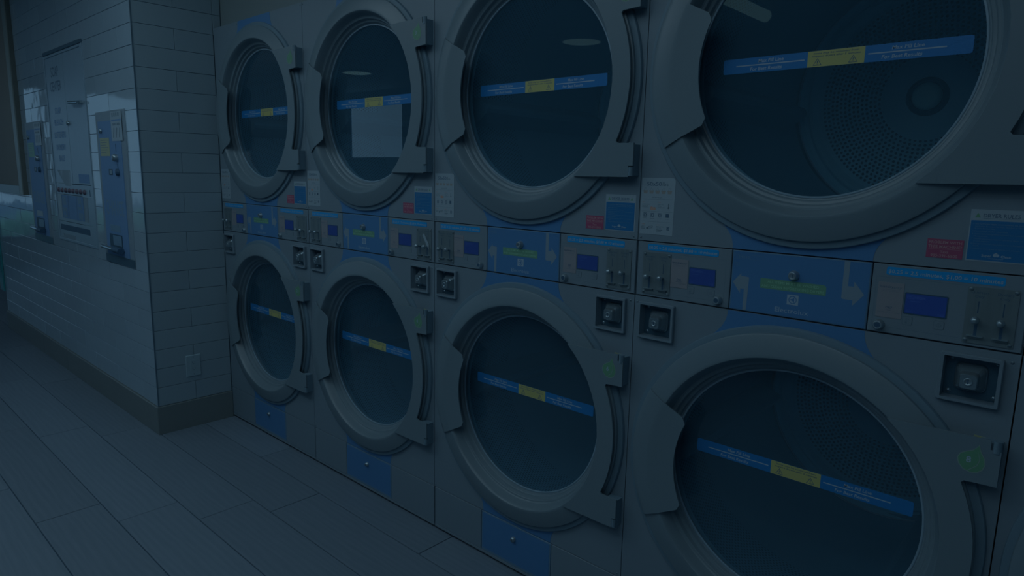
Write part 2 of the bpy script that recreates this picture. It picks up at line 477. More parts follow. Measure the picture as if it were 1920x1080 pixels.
def put_tile(kind, size, h, loc, parent, mat):
    key = (kind, round(size, 3), round(h, 3), mat.name)
    if key not in tmesh: tmesh[key] = (tile_front if kind == 'f' else tile_side)(size-TG, h-TG, 0.008, mat)
    o = bpy.data.objects.new('tile', tmesh[key]); COL.objects.link(o); o.parent = parent; o.location = loc
    o.rotation_euler = (random.gauss(0, 0.0035), 0, random.gauss(0, 0.0022)) if kind == 'f' else (0, random.gauss(0, 0.002), random.gauss(0, 0.002))
NR = int((CEIL-Z0)/ROW)+1
machine_rects = [(-1.58, -0.80, 0.94, 2.10), (-0.63, -0.19, 0.89, 1.70), (-2.216, -1.757, 0.89, 1.70), (-3.42, -2.35, 1.21, 2.74)]
for r in range(NR):
    z = Z0+r*ROW; h = min(ROW, CEIL-z)
    if h < 0.02: continue
    x = G-0.004
    first = True
    while x > WX0+0.01:
        w = TW if not (first and r % 2 == 0) else TW/2
        first = False
        w = min(w, x-WX0)
        if w > 0.015:
            hid = any(x-w > a and x < c and z > d and z+h < e for a, c, d, e in machine_rects)
            if not hid: put_tile('f', w, h, (x-w+TG/2, YW, z+TG/2), wall_left, tile_l)
        x -= w
    L = -YW
    segs = [(YW, L)] if r % 2 == 1 else [(YW, L/2), (YW+L/2, L/2)]
    if z < 2.2 or True:
        for ys, l in segs: put_tile('s', l, h, (G, ys+TG/2, z+TG/2), wall_ret, tile_r)
        if z > 2.1: put_tile('s', 0.043, h, (G, 0.0+TG/2, z+TG/2), wall_ret, tile_r)
b = MB(); b.box(G-0.005, G+0.0015, YW-0.0015, YW+0.005, Z0, CEIL, cornerm); o = b.build('trim_1'); tag(o, kind='structure')
# baseboards of tan tile with joints
bl = MB(); bl.box(WX0, G-0.004, YW-0.003, YW+0.004, -0.006, 0.10, grout); bl = bl.build('baseboard_left'); tag(bl, kind='structure')
x = G+0.006
for w in (1.66, 0.62, 1.20):
    m = MB(); m.box(x-w+0.001, x-0.001, YW-0.010, YW+0.004, -0.006, Z0-0.001, tan, 0.002); m.build('base_tile', bl); x -= w
br = MB(); br.box(G-0.004, G+0.002, YW, -0.001, -0.006, 0.10, grout); br = br.build('baseboard_return'); tag(br, kind='structure')
m = MB(); m.add([(G+0.009, YW-0.008, -0.006), (G+0.009, -0.0015, -0.006), (G+0.009, -0.0015, Z0-0.003), (G+0.009, YW-0.008, Z0-0.003),
                 (G-0.003, YW-0.008, -0.006), (G-0.003, -0.0015, -0.006), (G-0.003, -0.0015, Z0-0.001), (G-0.003, YW-0.008, Z0-0.001)],
                [(0, 1, 2, 3), (3, 2, 6, 7), (0, 4, 5, 1), (0, 3, 7, 4), (1, 5, 6, 2), (4, 7, 6, 5)], tan); m.build('base_tile', br)
# soffit over the machines, far walls
b = MB(); b.box(G, XR, 0.045, 1.2, 2.165, CEIL, soffitm); o = b.build('wall_back'); tag(o, kind='structure')
b = MB(); b.box(XL, G-0.004, YB, YB+0.1, -0.05, CEIL, wallpaint); o = b.build('wall_rear'); tag(o, kind='structure')
b = MB(); b.box(XR, XR+0.1, YF, YB, -0.05, CEIL, wallpaint); o = b.build('wall_right'); tag(o, kind='structure')
def wall_with_windows(name, axis, pos, t, lo, hi, wins):
    """wall with rectangular openings (a0,a1,z0,z1), sorted along the wall"""
    m = MB()
    def bx(a0, a1, z0, z1):
        if a1-a0 < 1e-4 or z1-z0 < 1e-4: return
        if axis == 'x': m.box(pos-t, pos, a0, a1, z0, z1, wallpaint)
        else: m.box(a0, a1, pos-t, pos, z0, z1, wallpaint)
    a = lo
    for a0, a1, z0, z1 in wins:
        bx(a, a0, -0.05, CEIL); bx(a0, a1, -0.05, z0); bx(a0, a1, z1, CEIL); a = a1
    bx(a, hi, -0.05, CEIL)
    o = m.build(name); tag(o, kind='structure')
    return o
win_left = [(-5.2, -3.75, 0.35, 2.55), (-3.55, -2.1, 0.35, 2.55), (-1.9, -0.75, 0.35, 2.55)]
win_front = [(-6.95, -5.35, 1.62, 2.74)]
wall_with_windows('wall_far_left', 'x', XL, 0.15, YF, YB, win_left)
wall_with_windows('wall_front', 'y', YF, 0.15, XL, XR, win_front)
wi = 1
def window(axis, pos, w):
    global wi
    a0, a1, z0, z1 = w; m = MB(); g = MB(); t = 0.05
    def bx(mm, p0, p1, q0, q1, d0, d1, mat):
        if axis == 'x': mm.box(pos-d1, pos-d0, p0, p1, q0, q1, mat)
        else: mm.box(p0, p1, pos-d1, pos-d0, q0, q1, mat)
    bx(m, a0, a1, z0, z0+t, 0.03, 0.1, winframe); bx(m, a0, a1, z1-t, z1, 0.03, 0.1, winframe)
    bx(m, a0, a0+t, z0+t, z1-t, 0.03, 0.1, winframe); bx(m, a1-t, a1, z0+t, z1-t, 0.03, 0.1, winframe)
    f = m.build('window_%d' % wi); tag(f, kind='structure')
    bx(g, a0+t, a1-t, z0+t, z1-t, 0.06, 0.066, winglass if axis == 'x' else glowpane); g.build('pane', f)
    wi += 1
for w in win_left: window('x', XL, w)
glowpane = lamp_mat('glowing_pane', (0.32, 0.66, 1.0), 0.75)  # pane glows by itself, standing in for daylight behind it
for w in win_front: window('y', YF, w)
# outside ground and a hedge seen through the storefront windows
b = MB(); b.box(-30, XL-0.2, -20, 12, -0.3, -0.12, asphalt); o = b.build('ground'); tag(o, kind='structure')

# ------------------------------------------------------------------ ceiling lamps and added fill panels
def fill_panel(x, y, label, l=1.2, w=0.6, mat=None):
    t = empty('fill_ceiling_panel', (x, y, CEIL), label, 'lamp', 'added ceiling fill panels')
    m = MB()
    for a in ((-l/2, l/2, -w/2, -w/2+0.03), (-l/2, l/2, w/2-0.03, w/2), (-l/2, -l/2+0.03, -w/2+0.03, w/2-0.03), (l/2-0.03, l/2, -w/2+0.03, w/2-0.03)):
        m.box(a[0], a[1], a[2], a[3], -0.025, 0, plastic_white)
    m.build('frame', t)
    m = MB(); m.box(-l/2+0.03, l/2-0.03, -w/2+0.03, w/2-0.03, -0.015, -0.002, mat or fillwhite); m.build('diffuser', t)
FILL_PANELS = [(-2.7, -1.9), (-1.25, -1.9), (0.15, -1.9), (1.55, -1.9), (3.2, -1.7), (0.62, -1.1), (2.3, -1.1), (2.6, -2.6), (4.2, -2.6), (3.4, -3.4), (-4.8, 0.9)]  # panels added to light the dryer fronts, kept out of the door reflections
for i, (x, y) in enumerate(FILL_PANELS):
    fill_panel(x, y, 'added white ceiling fill panel, ' + ('first in the aisle row from the storefront', 'second in the aisle row from the storefront', 'third in the aisle row from the storefront', 'fourth in the aisle row from the storefront', 'last in the aisle row from the storefront', 'close over the first dryer', 'close over the third dryer', 'behind the camera, nearer the storefront', 'behind the camera, nearer the right wall', 'farthest from the dryers', 'past the end of the tiled wall')[i], mat=fillbright if i == 2 else None)
for x, y, side in ((-0.64, -4.0, 'reflected in the third upper dryer door'), (-4.45, -3.9, 'reflected in the second upper dryer door')):
    t = empty('disc_lamp', (x, y, CEIL), 'round white ceiling lamp '+side, 'lamp', 'round ceiling lamps')
    m = MB()
    def ring_z(mm, prof, mat, n=32):
        v = []; f = []; P = len(prof)
        for i in range(n):
            a = 2*PI*i/n
            for r, z in prof: v.append((r*math.cos(a), r*math.sin(a), z))
        for i in range(n):
            j = (i+1) % n
            for q in range(P-1): f.append((i*P+q, i*P+q+1, j*P+q+1, j*P+q))
        mm.add(v, f, mat, True)
    ring_z(m, [(0.215, 0), (0.215, -0.03), (0.20, -0.035), (0.198, -0.03)], plastic_white); m.build('rim', t)
    m = MB(); ring_z(m, [(0.199, -0.028), (0.15, -0.036), (0.0001, -0.04)], lampdim); m.build('diffuser', t)
t = empty('tube_lamp', (1.31, -3.3, CEIL), 'long white tube lamp reflected in the fourth upper dryer door', 'lamp')
m = MB(); m.box(-0.04, 0.04, -0.55, 0.55, -0.03, 0, plastic_white); m.build('housing', t)
m = MB()
m.tube([(0, -0.60, -0.06), (0, -0.59, -0.06), (0, 0.59, -0.06), (0, 0.60, -0.06)], 0.05, lampdim, 14); m.build('tube', t)

# ------------------------------------------------------------------ stacked dryer
W = 0.8908; ZT = 2.150; CX = 0.448; ZLO, ZUP = 0.6264, 1.6891
HOLE = 0.348
def panel_with_hole(m, x0, x1, z0, z1, cx, cz, r, y0, y1, mat, n=96):
    angs = sorted(set([2*PI*i/n for i in range(n)] + [math.atan2(z-cz, x-cx) % (2*PI) for x in (x0, x1) for z in (z0, z1)]))
    inner = []; outer = []
    for a in angs:
        c, s = math.cos(a), math.sin(a)
        t = min([((x1-cx)/c if c > 1e-9 else ((x0-cx)/c if c < -1e-9 else 1e9)), ((z1-cz)/s if s > 1e-9 else ((z0-cz)/s if s < -1e-9 else 1e9))])
        inner.append((cx+r*c, cz+r*s)); outer.append((cx+t*c, cz+t*s))
    k = len(angs)
    v = [(x, y0, z) for x, z in inner]+[(x, y0, z) for x, z in outer]+[(x, y1, z) for x, z in inner]+[(x, y1, z) for x, z in outer]
    f = []
    for i in range(k):
        j = (i+1) % k
        f += [(i, k+i, k+j, j), (k+i, 3*k+i, 3*k+j, k+j), (j, 2*k+j, 2*k+i, i), (2*k+i, 2*k+j, 3*k+j, 3*k+i)]
    m.add(v, f, mat)
def screw(parent, x, z, y, r=0.0042, name='screw', mat=None):
    m = MB(); m.lathe([(r, y), (r*0.8, y-r*0.35), (0.0002, y-r*0.5)], x, z, 12, mat or screwm, closed=False)
    m.box(x-r*0.7, x+r*0.7, y-r*0.55, y-r*0.4, z-r*0.12, z+r*0.12, slot)
    return m.build(name, parent)
def wedge(m, zs, ze, k, half0=0.1625, xc=0.4425):
    """blue printed wedge flaring from the seam at zs towards the door at ze"""
    L = []; n = 8
    for i in range(n+1):
        t = i/n; L.append((half0+k*t**2.2, zs+(ze-zs)*t))
    pts = [(xc-h, z) for h, z in L]+[(xc+h, z) for h, z in L[::-1]]
    m.prism(pts, -0.0007, 0.002, blue)
def hinge_outline(cz, n=14):
    """flat hinge plate: two lugs joined behind by the ring's right rim, bitten out between them"""
    p = []
    ri, ro = 0.3555, 0.414
    a1 = math.asin(0.2725/ri)
    for i in range(n+1):                                  # inner arc up the glass side
        a = -a1+2*a1*i/n; p.append((CX+ri*math.cos(a), cz+ri*math.sin(a)))
    zt, zn = 0.2725, 0.1780
    p += [(0.866, cz+zt+0.003), (0.866, cz+zt-0.0165), (0.8845, cz+zt-0.0175), (0.8845, cz+zn+0.002)]
    xn = 0.826
    p += [(0.840, cz+zn), (xn+0.003, cz+zn-0.001)]
    a2 = math.asin((zn-0.006)/ro)
    for i in range(n+1):
        a = a2-2*a2*i/n; p.append((CX+ro*math.cos(a), cz+ro*math.sin(a)))
    p += [(xn+0.003, cz-zn+0.001), (0.840, cz-zn), (0.8845, cz-zn), (0.8845, cz-zt+0.032), (0.870, cz-zt+0.031), (0.870, cz-zt+0.0005)]
    return p
def leaf_outline(cx, cz, s=1.0):
    P = [(0.010, 0.033), (0.014, 0.020), (0.0215, 0.006), (0.0235, -0.006), (0.020, -0.018), (0.011, -0.026), (0.0, -0.028), (-0.012, -0.024), (-0.0205, -0.014),
         (-0.0235, -0.002), (-0.0195, 0.008), (-0.010, 0.0145), (0.001, 0.020), (0.006, 0.026)]
    return [(cx+a*s, cz+b_*s) for a, b_ in P]
def ring_profile(n=1):
    return [(0.4155, -0.010), (0.4155, -0.0170), (0.4145, -0.0190), (0.4120, -0.0203), (0.3640, -0.0298), (0.3590, -0.0305), (0.3555, -0.0298), (0.3532, -0.0275),
            (0.3490, -0.0190), (0.3440, -0.0060), (0.3405, 0.0020), (0.3370, 0.0050), (0.3325, 0.0062), (0.3312, 0.0075), (0.3302, 0.0130), (0.3285, 0.0180), (0.3250, 0.0202), (0.3218, 0.0210),
            (0.3205, 0.0225), (0.3185, 0.0305), (0.3134, 0.0335), (0.3134, 0.046), (0.341, 0.046), (0.3455, 0.010), (0.350, -0.004), (0.36, -0.0098)]
def make_door(root, cz, upper):
    m = MB(); m.lathe(ring_profile(), CX, cz, 128, ringm)
    door = m.build('door', root, sharp=24)
    m = MB(); m.lathe([(0.3150, 0.0325), (0.3134, 0.0315), (0.3100, 0.0320), (0.3092, 0.0352), (0.3150, 0.0356)], CX, cz, 96, gasketm); m.build('gasket', door, sharp=60)
    m = MB(); m.prism([(CX+0.3132*math.cos(2*PI*i/96), cz+0.3132*math.sin(2*PI*i/96)) for i in range(96)], 0.0360, 0.0415, doorglass); m.build('glass', door)
    # pull handle: sector plate bent over the ring
    ang = math.radians(27.7); n = 22
    prof = [(0.4175, -0.0165), (0.4160, -0.0222), (0.409, -0.0262), (0.398, -0.0292), (0.380, -0.0322), (0.364, -0.0345), (0.3575, -0.0350), (0.350, -0.0340), (0.330, -0.0322), (0.300, -0.0305), (0.2795, -0.0300)]
    top = []; v = []; f = []
    P = len(prof)
    for i in range(n+1):
        a = PI-ang+2*ang*i/n
        for r, y in prof:
            rr = r
            if r < 0.30:                                    # rounded inner corners
                e = min(i, n-i)/n*2*ang*0.28
                if e < 0.016: rr = r+(0.016-math.sqrt(max(0, 0.016**2-(0.016-e)**2)))*(1 if r < 0.29 else 0.35)
            v.append((CX+rr*math.cos(a), y, cz+rr*math.sin(a)))
    off = len(v)
    v += [(x, y+0.0035, z) for x, y, z in v]
    for i in range(n):
        for q in range(P-1):
            a, b_, c, d = i*P+q, i*P+q+1, (i+1)*P+q+1, (i+1)*P+q
            f += [(a, d, c, b_), (off+a, off+b_, off+c, off+d)]
        f += [(i*P, off+i*P, off+(i+1)*P, (i+1)*P), (i*P+P-1, (i+1)*P+P-1, off+(i+1)*P+P-1, off+i*P+P-1)]
    for q in range(P-1):
        f += [(q, q+1, off+q+1, off+q), (n*P+q, off+n*P+q, off+n*P+q+1, n*P+q+1)]
    m = MB(); m.add(v, f, ringm, True); m.build('pull_handle', door, sharp=35)
    m = MB(); m.prism(hinge_outline(cz), -0.0362, -0.0305, ringm); m.build('hinge_plate', door)
    for zc in (cz+0.2630, cz-0.2565):
        m = MB(); m.tube([(0.8765, -0.031, zc-0.0125), (0.8765, -0.031, zc+0.0125)], 0.0078, seatm, 12); m.build('hinge_pin', door)
    for zc in (cz+0.225, cz-0.225):
        m = MB(); m.box(0.845, 0.8835, -0.029, 0.0, zc-0.043, zc+0.043, seatm, 0.002); m.build('hinge_block', door)
    # fill-line sticker on the glass (square codes on it are left out)
    z0 = cz+0.0295 if not upper else cz-0.0075
    z1 = z0+0.0365
    m = MB(); y = 0.0354
    m.prism(rrect(0.2045, 0.7365, z0, z1, 0.005), y, 0.0359, stripblue)
    yy = y-0.0002; zc = (z0+z1)/2
    m.rectflat(0.4115, 0.5345, z0+0.0003, z1-0.0003, yy, yellow)
    for xa, xb in ((0.2375, 0.405), (0.541, 0.6905)):
        m.flat(rrect(xa, xb, zc-0.0014, zc+0.0014, 0.0013, 3), yy, white)
        m.text('Max Fill Line', (xa+xb)/2+0.003, zc+0.0092, yy, white, h=0.0082, w=0.062, bold=0.02, shear=0.12)
        m.text('For Best Results', (xa+xb)/2-0.008, zc-0.0092, yy, white, h=0.0082, w=0.078, bold=0.02, shear=0.12)
    m.text('Items may be removed from', 0.473, z1-0.0055, yy-0.0002, ink, h=0.0042, w=0.098, bold=0.012, shear=0.1)
    m.text('stopped dryers after 5 minutes', 0.473, z1-0.0120, yy-0.0002, ink, h=0.0042, w=0.105, bold=0.012, shear=0.1)
    for xc in (0.434, 0.511):
        zb, hh, ww = z0+0.0035, 0.0165, 0.0098
        tri = [(xc-ww, zb), (xc+ww, zb), (xc, zb+hh)]; tri2 = [(xc-ww+0.0022, zb+0.0013), (xc+ww-0.0022, zb+0.0013), (xc, zb+hh-0.0026)]
        for i in range(3):
            j = (i+1) % 3; m.flat([tri[i], tri[j], tri2[j], tri2[i]], yy-0.0002, ink)
        m.rectflat(xc-0.0008, xc+0.0008, zb+0.0048, zb+0.0105, yy-0.0002, ink); m.rectflat(xc-0.0008, xc+0.0008, zb+0.0024, zb+0.0038, yy-0.0002, ink)
    lab(m.build('fill_line_sticker', door), 'blue and yellow fill line sticker')
    return door
def make_drum(root, cz):
    m = MB()
    n = 72
    prof = [(0.316, 0.055), (0.402, 0.060), (0.402, 0.36), (0.402, 0.64), (0.402, 0.905), (0.385, 0.915)]
    v = []; f = []
    for i in range(n+1):
        a = 2*PI*i/n
        for r, y in prof: v.append((CX+0.01+r*math.cos(a), y, cz+r*math.sin(a)))
    P = len(prof)
    me_faces = []
    for i in range(n):
        for q in range(P-1):
            me_faces.append(((i*P+q, i*P+q+1, (i+1)*P+q+1, (i+1)*P+q), drumperf if q == 1 else drumm))
    m.add(v, [fc for fc, mt in me_faces if mt is drumperf], drumperf, True)
    m.add(v, [fc for fc, mt in me_faces if mt is drumm], drumm, True)
    drum = m.build('drum', root)
    me = drum.data; uvl = me.uv_layers.new(name='UVMap')
    for lp in me.loops:
        co = me.vertices[lp.vertex_index].co
        a = math.atan2(co.z-cz, co.x-CX-0.01)
        uvl.data[lp.index].uv = ((a % (2*PI))*0.402/0.012, co.y/0.0104)
    for p in me.polygons:                                    # unwrap seam
        us = [uvl.data[l].uv[0] for l in p.loop_indices]
        if max(us)-min(us) > 100:
            for l in p.loop_indices:
                if uvl.data[l].uv[0] < 50: uvl.data[l].uv[0] += 2*PI*0.402/0.012
    cx = CX+0.060; zc = cz+0.006
    m = MB(); m.lathe([(0.398, 0.905), (0.385, 0.918), (0.372, 0.918), (0.362, 0.908), (0.352, 0.908), (0.335, 0.925), (0.14, 0.930), (0.128, 0.922), (0.075, 0.918), (0.0005, 0.918)], cx-0.02, zc, 64, backm, closed=False)
    m.build('drum_back', drum, sharp=40)
    m = MB(); m.lathe([(0.4005, 0.900), (0.3975, 0.896), (0.3945, 0.900), (0.3975, 0.904)], cx-0.02, zc, 72, white); m.build('drum_rim', drum)
    m = MB(); m.lathe([(0.062, 0.918), (0.058, 0.905), (0.050, 0.900), (0.044, 0.908)], cx-0.02, zc, 32, holem, closed=False)
    m.lathe([(0.044, 0.912), (0.040, 0.900), (0.028, 0.893), (0.0005, 0.891)], cx-0.02, zc, 32, hubm, closed=False); m.build('hub', drum, sharp=60)
    m = MB(); y = 0.9235
    r = 0.142; k = 0
    while r < 0.325:
        cnt = int(2*PI*r/0.0152)
        for i in range(cnt):
            a = 2*PI*(i+0.5*(k % 2))/cnt
            px, pz = cx-0.02+r*math.cos(a), zc+r*math.sin(a)
            yy = 0.930+(0.925-0.930)*(r-0.14)/(0.195)-0.0006
            m.flat([(px+0.0049*math.cos(PI/3*q), pz+0.0049*math.sin(PI/3*q)) for q in range(6)], yy, holem)
        r += 0.0134; k += 1
    o = m.build('perforations', drum); tag(o, kind='stuff')
    for q in range(3):                                       # lifters
        a = q*2*PI/3+1.15
        c, s = math.cos(a), math.sin(a)
        m = MB(); sec = [(0.400, -0.055), (0.330, -0.014), (0.325, 0), (0.330, 0.014), (0.400, 0.055)]
        v = []
        for y in (0.14, 0.86):
            for rr, tt in sec: v.append((CX+0.01+rr*c-tt*s, y, cz+rr*s+tt*c))
        f = [(i, i+1, 6+i, 5+i) for i in range(4)]+[(0, 1, 2, 3, 4)[::-1], (5, 6, 7, 8, 9)]
        m.add(v, f, lifterm); m.build('lifter', drum)
COIN_X = ((0.0185, 0.1305), (0.7560, 0.8660))
def make_dryer():
    root = empty('stacked_dryer', (0, 0, 0))
    # cabinet shell, open at the front where the panels sit
    m = MB()
    m.box(0.0005, 0.012, 0.0095, 1.10, 0.005, ZT-0.004, body); m.box(W-0.012, W-0.0005, 0.0095, 1.10, 0.005, ZT-0.004, body)
    m.box(0.012, W-0.012, 0.0095, 1.10, ZT-0.016, ZT-0.004, body); m.box(0.012, W-0.012, 1.09, 1.10, 0.005, ZT-0.016, body)
    m.box(0.012, W-0.012, 0.0095, 1.09, 0.005, 0.012, dark)
    for z in (1.239, 1.081, 0.1765): m.box(0.012, W-0.012, 0.0105, 0.05, z-0.011, z+0.011, slot)
    m.build('cabinet', root)
    m = MB(); m.box(0.012, W-0.012, 0.03, 0.9, -0.006, 0.005, slot); m.build('plinth', root)
    for nm, z0, z1, cz in (('upper_front_panel', 1.2405, ZT, ZUP), ('lower_front_panel', 0.1780, 1.0795, ZLO)):
        m = MB(); panel_with_hole(m, 0.0006, W-0.0006, z0, z1, CX, cz, HOLE, 0.0, 0.009, body)
        fp = m.build(nm, root)
        if cz < 1:                                           # openings for the two coin boxes
            c = MB()
            for a, b_ in COIN_X: c.box(a+0.004, b_-0.004, -0.05, 0.05, 0.9640, 1.0615, body)
            cut = c.build('cutter'); md = fp.modifiers.new('cut', 'BOOLEAN'); md.object = cut; md.operation = 'DIFFERENCE'; md.solver = 'EXACT'
            dg = bpy.context.evaluated_depsgraph_get(); dg.update()
            me = bpy.data.meshes.new_from_object(fp.evaluated_get(dg)); fp.modifiers.clear(); fp.data = me
            bpy.data.objects.remove(cut)
        m = MB(); m.lathe([(0.4335, 0.0), (0.4335, -0.006), (0.4315, -0.0095), (0.428, -0.0105), (0.405, -0.0105), (0.362, -0.0105), (0.352, -0.004), (0.348, 0.004), (0.348, 0.009), (0.36, 0.0)], CX, cz, 112, seatm)
        m.build('door_seat', fp, sharp=40)
        for q in (((ZT-0.0005, 2.04, 0.055), (1.2410, 1.325, 0.060)) if cz > 1 else ((1.0790, 0.990, 0.060), (0.1785, 0.260, 0.045))):
            m = MB(); wedge(m, *q); lab(m.build('blue_graphic', fp), 'blue printed wedge beside the door')
        zs = ((ZT-0.011, ) if cz > 1 else (1.0615,)) + ((1.2485,) if cz > 1 else (0.187,))
        for z in zs:
            for x in (0.0085, W-0.0135): screw(fp, x, z, 0.0, 0.0034)
        if cz > 1:
            for x in (0.268, 0.606): screw(fp, x, ZT-0.012, 0.0, 0.003)
    make_drum(root, ZUP); make_drum(root, ZLO)
    # centre console
    for side in ('L', 'R'):
        x0, x1 = (0.0030, 0.2790) if side == 'L' else (0.6080, W-0.0025)
        m = MB(); m.box(x0, x1, 0.0, 0.0100, 1.0825, 1.2375, body, 0.0015)
        ov = (0.112, 0.2655) if side == 'L' else (0.6165, 0.786)
        for a in ((ov[0], ov[1], 1.2085, 1.2092), (ov[1]-0.0007, ov[1], 1.0965, 1.2085) if side == 'L' else (ov[0], ov[0]+0.0007, 1.0965, 1.2085), (ov[0], ov[1], 1.0958, 1.0965)):
            m.rectflat(*a, -0.0002, greyink)
        cp = m.build('control_panel', root)
        dx = 0.0 if side == 'L' else 0.5135
        # price label
        lx0, lx1 = (0.0340, 0.2440) if side == 'L' else (0.6350, 0.8480)
        m = MB(); m.prism(rrect(lx0, lx1, 1.2140, 1.2322, 0.004), -0.0006, 0.001, pricem)
        m.text('$0.25 = 2.5 minutes, $1.00 = 10 minutes', (lx0+lx1)/2, 1.2229, -0.0009, white, h=0.0086, w=(lx1-lx0)*0.965, bold=0.014, shear=0.06)
        lab(m.build('price_label', cp), 'bright blue price label with white lettering')
        # display
        d0, d1 = (0.1655, 0.2380) if side == 'L' else (0.6780, 0.7540)
        m = MB(); m.prism(rrect(d0-0.0025, d1+0.0025, 1.1318, 1.1800, 0.003), -0.0008, 0.001, dark); disp = m.build('display', cp)
        m = MB(); m.rectflat(d0, d1, 1.1345, 1.1775, -0.0011, screenm)
        m.text('HIGH', d0+0.017, 1.1705, -0.0013, lcdtext, h=0.0062, align='L'); m.frame2(d0+0.003, d0+0.015, 1.1665, 1.1745, 0.0006, -0.0013, lcdtext); m.rectflat(d0+0.006, d0+0.012, 1.170, 1.171, -0.0013, lcdtext)
        m.text('PERMANENT', d0+0.010, 1.1615, -0.0013, lcdtext, h=0.0024, align='L')
        m.text('PRICE', d0+0.003, 1.1385, -0.0013, lcdtext, h=0.0030, align='L'); m.text('0.25', d1-0.003, 1.1390, -0.0013, lcdtext, h=0.0050, align='R')
        m.build('screen', cp)
        # buttons
        for bi, bx in enumerate(((0.1715, 0.2300) if side == 'L' else (0.6855, 0.7445))):
            m = MB(); zb = 1.1168; r = 0.0098
            m.prism(rrect(bx-r, bx+r, zb-r, zb+r, 0.0035), -0.0004, 0.001, greyink); m.prism(rrect(bx-r+0.0009, bx+r-0.0009, zb-r+0.0009, zb+r-0.0009, 0.003), -0.0010, 0.001, body)
            if bi == 0:
                m.rectflat(bx-0.0026, bx-0.0010, zb-0.003, zb+0.0055, -0.0012, greyink); m.disc(bx-0.0018, zb-0.0042, 0.0022, -0.0012, 10, greyink)
                m.rectflat(bx+0.0015, bx+0.0045, zb+0.0036, zb+0.0042, -0.0012, greyink); m.rectflat(bx+0.0027, bx+0.0033, zb+0.0024, zb+0.0054, -0.0012, greyink)
            else:
                q = 0.0055
                D = [(bx, zb-q), (bx+q, zb), (bx, zb+q), (bx-q, zb)]; E2 = [(bx+(a-bx)*0.82, zb+(c-zb)*0.82) for a, c in D]
                for i in range(4): j = (i+1) % 4; m.flat([D[i], D[j], E2[j], E2[i]], -0.0012, greyink)
                m.rectflat(bx-0.0003, bx+0.0003, zb-0.003, zb+0.003, -0.0012, greyink)
            m.build('button', cp)
        # key lock
        lx = 0.2500 if side == 'L' else 0.6310
        m = MB(); m.lathe([(0.0125, 0.0), (0.0125, -0.004), (0.0105, -0.0065), (0.0098, -0.012), (0.0085, -0.0135), (0.0068, -0.0125), (0.0002, -0.0125)], lx, 1.1000, 20, steel, closed=False)
        m.rectflat(lx-0.0010, lx+0.0010, 1.0955, 1.1045, -0.0128, slot); m.disc(lx, 1.1, 0.0062, -0.01255, 14, slot)
        lab(m.build('key_lock', cp), 'round chrome key lock')
        # coin plate
        c0, c1 = (0.0215, 0.1085) if side == 'L' else (0.7880, 0.8740)
        m = MB(); m.prism(rrect(c0, c1, 1.0895, 1.2085, 0.0015), -0.0020, 0.001, plate)
        q0 = 0.0440 if side == 'L' else 0.8090
        for k, (word) in enumerate(('Quarters', 'Dollars')):
            xs = q0+0.0425*k
            m.text(word, xs, 1.1975, -0.0022, ink, h=0.0056, w=0.030 if k == 0 else 0.026); m.text('Only', xs, 1.1890, -0.0022, ink, h=0.0056, w=0.016)
            m.rectflat(xs-0.0010, xs+0.0010, 1.1540 if k == 0 else 1.1510, 1.1785, -0.0023, slot)
            m.rectflat(xs-0.0027, xs+0.0027, 1.1060, 1.1400, -0.0022, slot)
        cpl = m.build('coin_plate', root); lab(cpl, 'brushed metal coin plate with two slides')
        for k in range(2):
            xs = q0+0.0425*k
            m = MB(); m.tube([(xs, 0.004, 1.1385), (xs, -0.016, 1.1400)], 0.0030, steeld, 8); m.ball((xs-0.0005, -0.0195, 1.1408), 0.0082, steel, 14); m.build('slide_knob', cpl)
            m = MB(); m.prism([(xs-0.014, 1.1045), (xs+0.014, 1.1045), (xs+0.014, 1.1062), (xs-0.014, 1.1062)], -0.009, -0.002, steel); m.prism([(xs-0.0125, 1.1005), (xs+0.0125, 1.1005), (xs+0.0140, 1.1045), (xs-0.0140, 1.1045)], -0.0055, -0.002, plate); m.build('coin_ledge', cpl)
        for xs, zs in ((c0+0.0055, 1.2030), (c1-0.0055, 1.2030), (c0+0.0055, 1.0955), (c1-0.0055, 1.0955)): screw(cpl, xs, zs, -0.002, 0.0044, mat=screwm)
        # coin box below the console
        f0, f1 = COIN_X[0 if side == 'L' else 1]
        zb0, zb1 = 0.9600, 1.0655
        m = MB(); w = 0.0075
        out = rrect(f0, f1, zb0, zb1, 0.004); inn = rrect(f0+w, f1-w, zb0+w, zb1-w, 0.002)
        n = len(out); y0, y1 = -0.0125, 0.0
        v = [(x, y1, z) for x, z in out]+[(x, y0+0.002, z) for x, z in out]+[(x+(0.0015 if x < (f0+f1)/2 else -0.0015), y0, z+(0.0015 if z < 1.01 else -0.0015)) for x, z in out]+[(x, y0, z) for x, z in inn]+[(x, 0.030, z) for x, z in inn]
        f = []
        for lev in range(4):
            for i in range(n): j = (i+1) % n; f.append((lev*n+i, (lev+1)*n+i, (lev+1)*n+j, lev*n+j))
        m.add(v, [q[::-1] for q in f], body)
        cb = m.build('coin_box', root)
        m = MB(); m.prism(inn, 0.0165, 0.030, recessm); m.build('recess_plate', cb)
        xc, zc = (f0+f1)/2, 1.0130
        m = MB()
        secs = [(0.0285, 0.0290, 0.0165), (0.0285, 0.0290, 0.0110), (0.0265, 0.0270, 0.0080), (0.0200, 0.0200, -0.0040), (0.0185, 0.0185, -0.0060), (0.0160, 0.0160, -0.0160), (0.0145, 0.0145, -0.0180)]
        rr = []
        for hx, hz, y in secs: rr.append([(x, y, z) for x, z in rrect(xc-hx, xc+hx, zc-0.0035*max(0, (0.0165-y)/0.0345)-hz, zc-0.0035*max(0, (0.0165-y)/0.0345)+hz, min(hx, hz)*0.42, 4)])
        k = len(rr[0]); v = [p for ring in rr for p in ring]
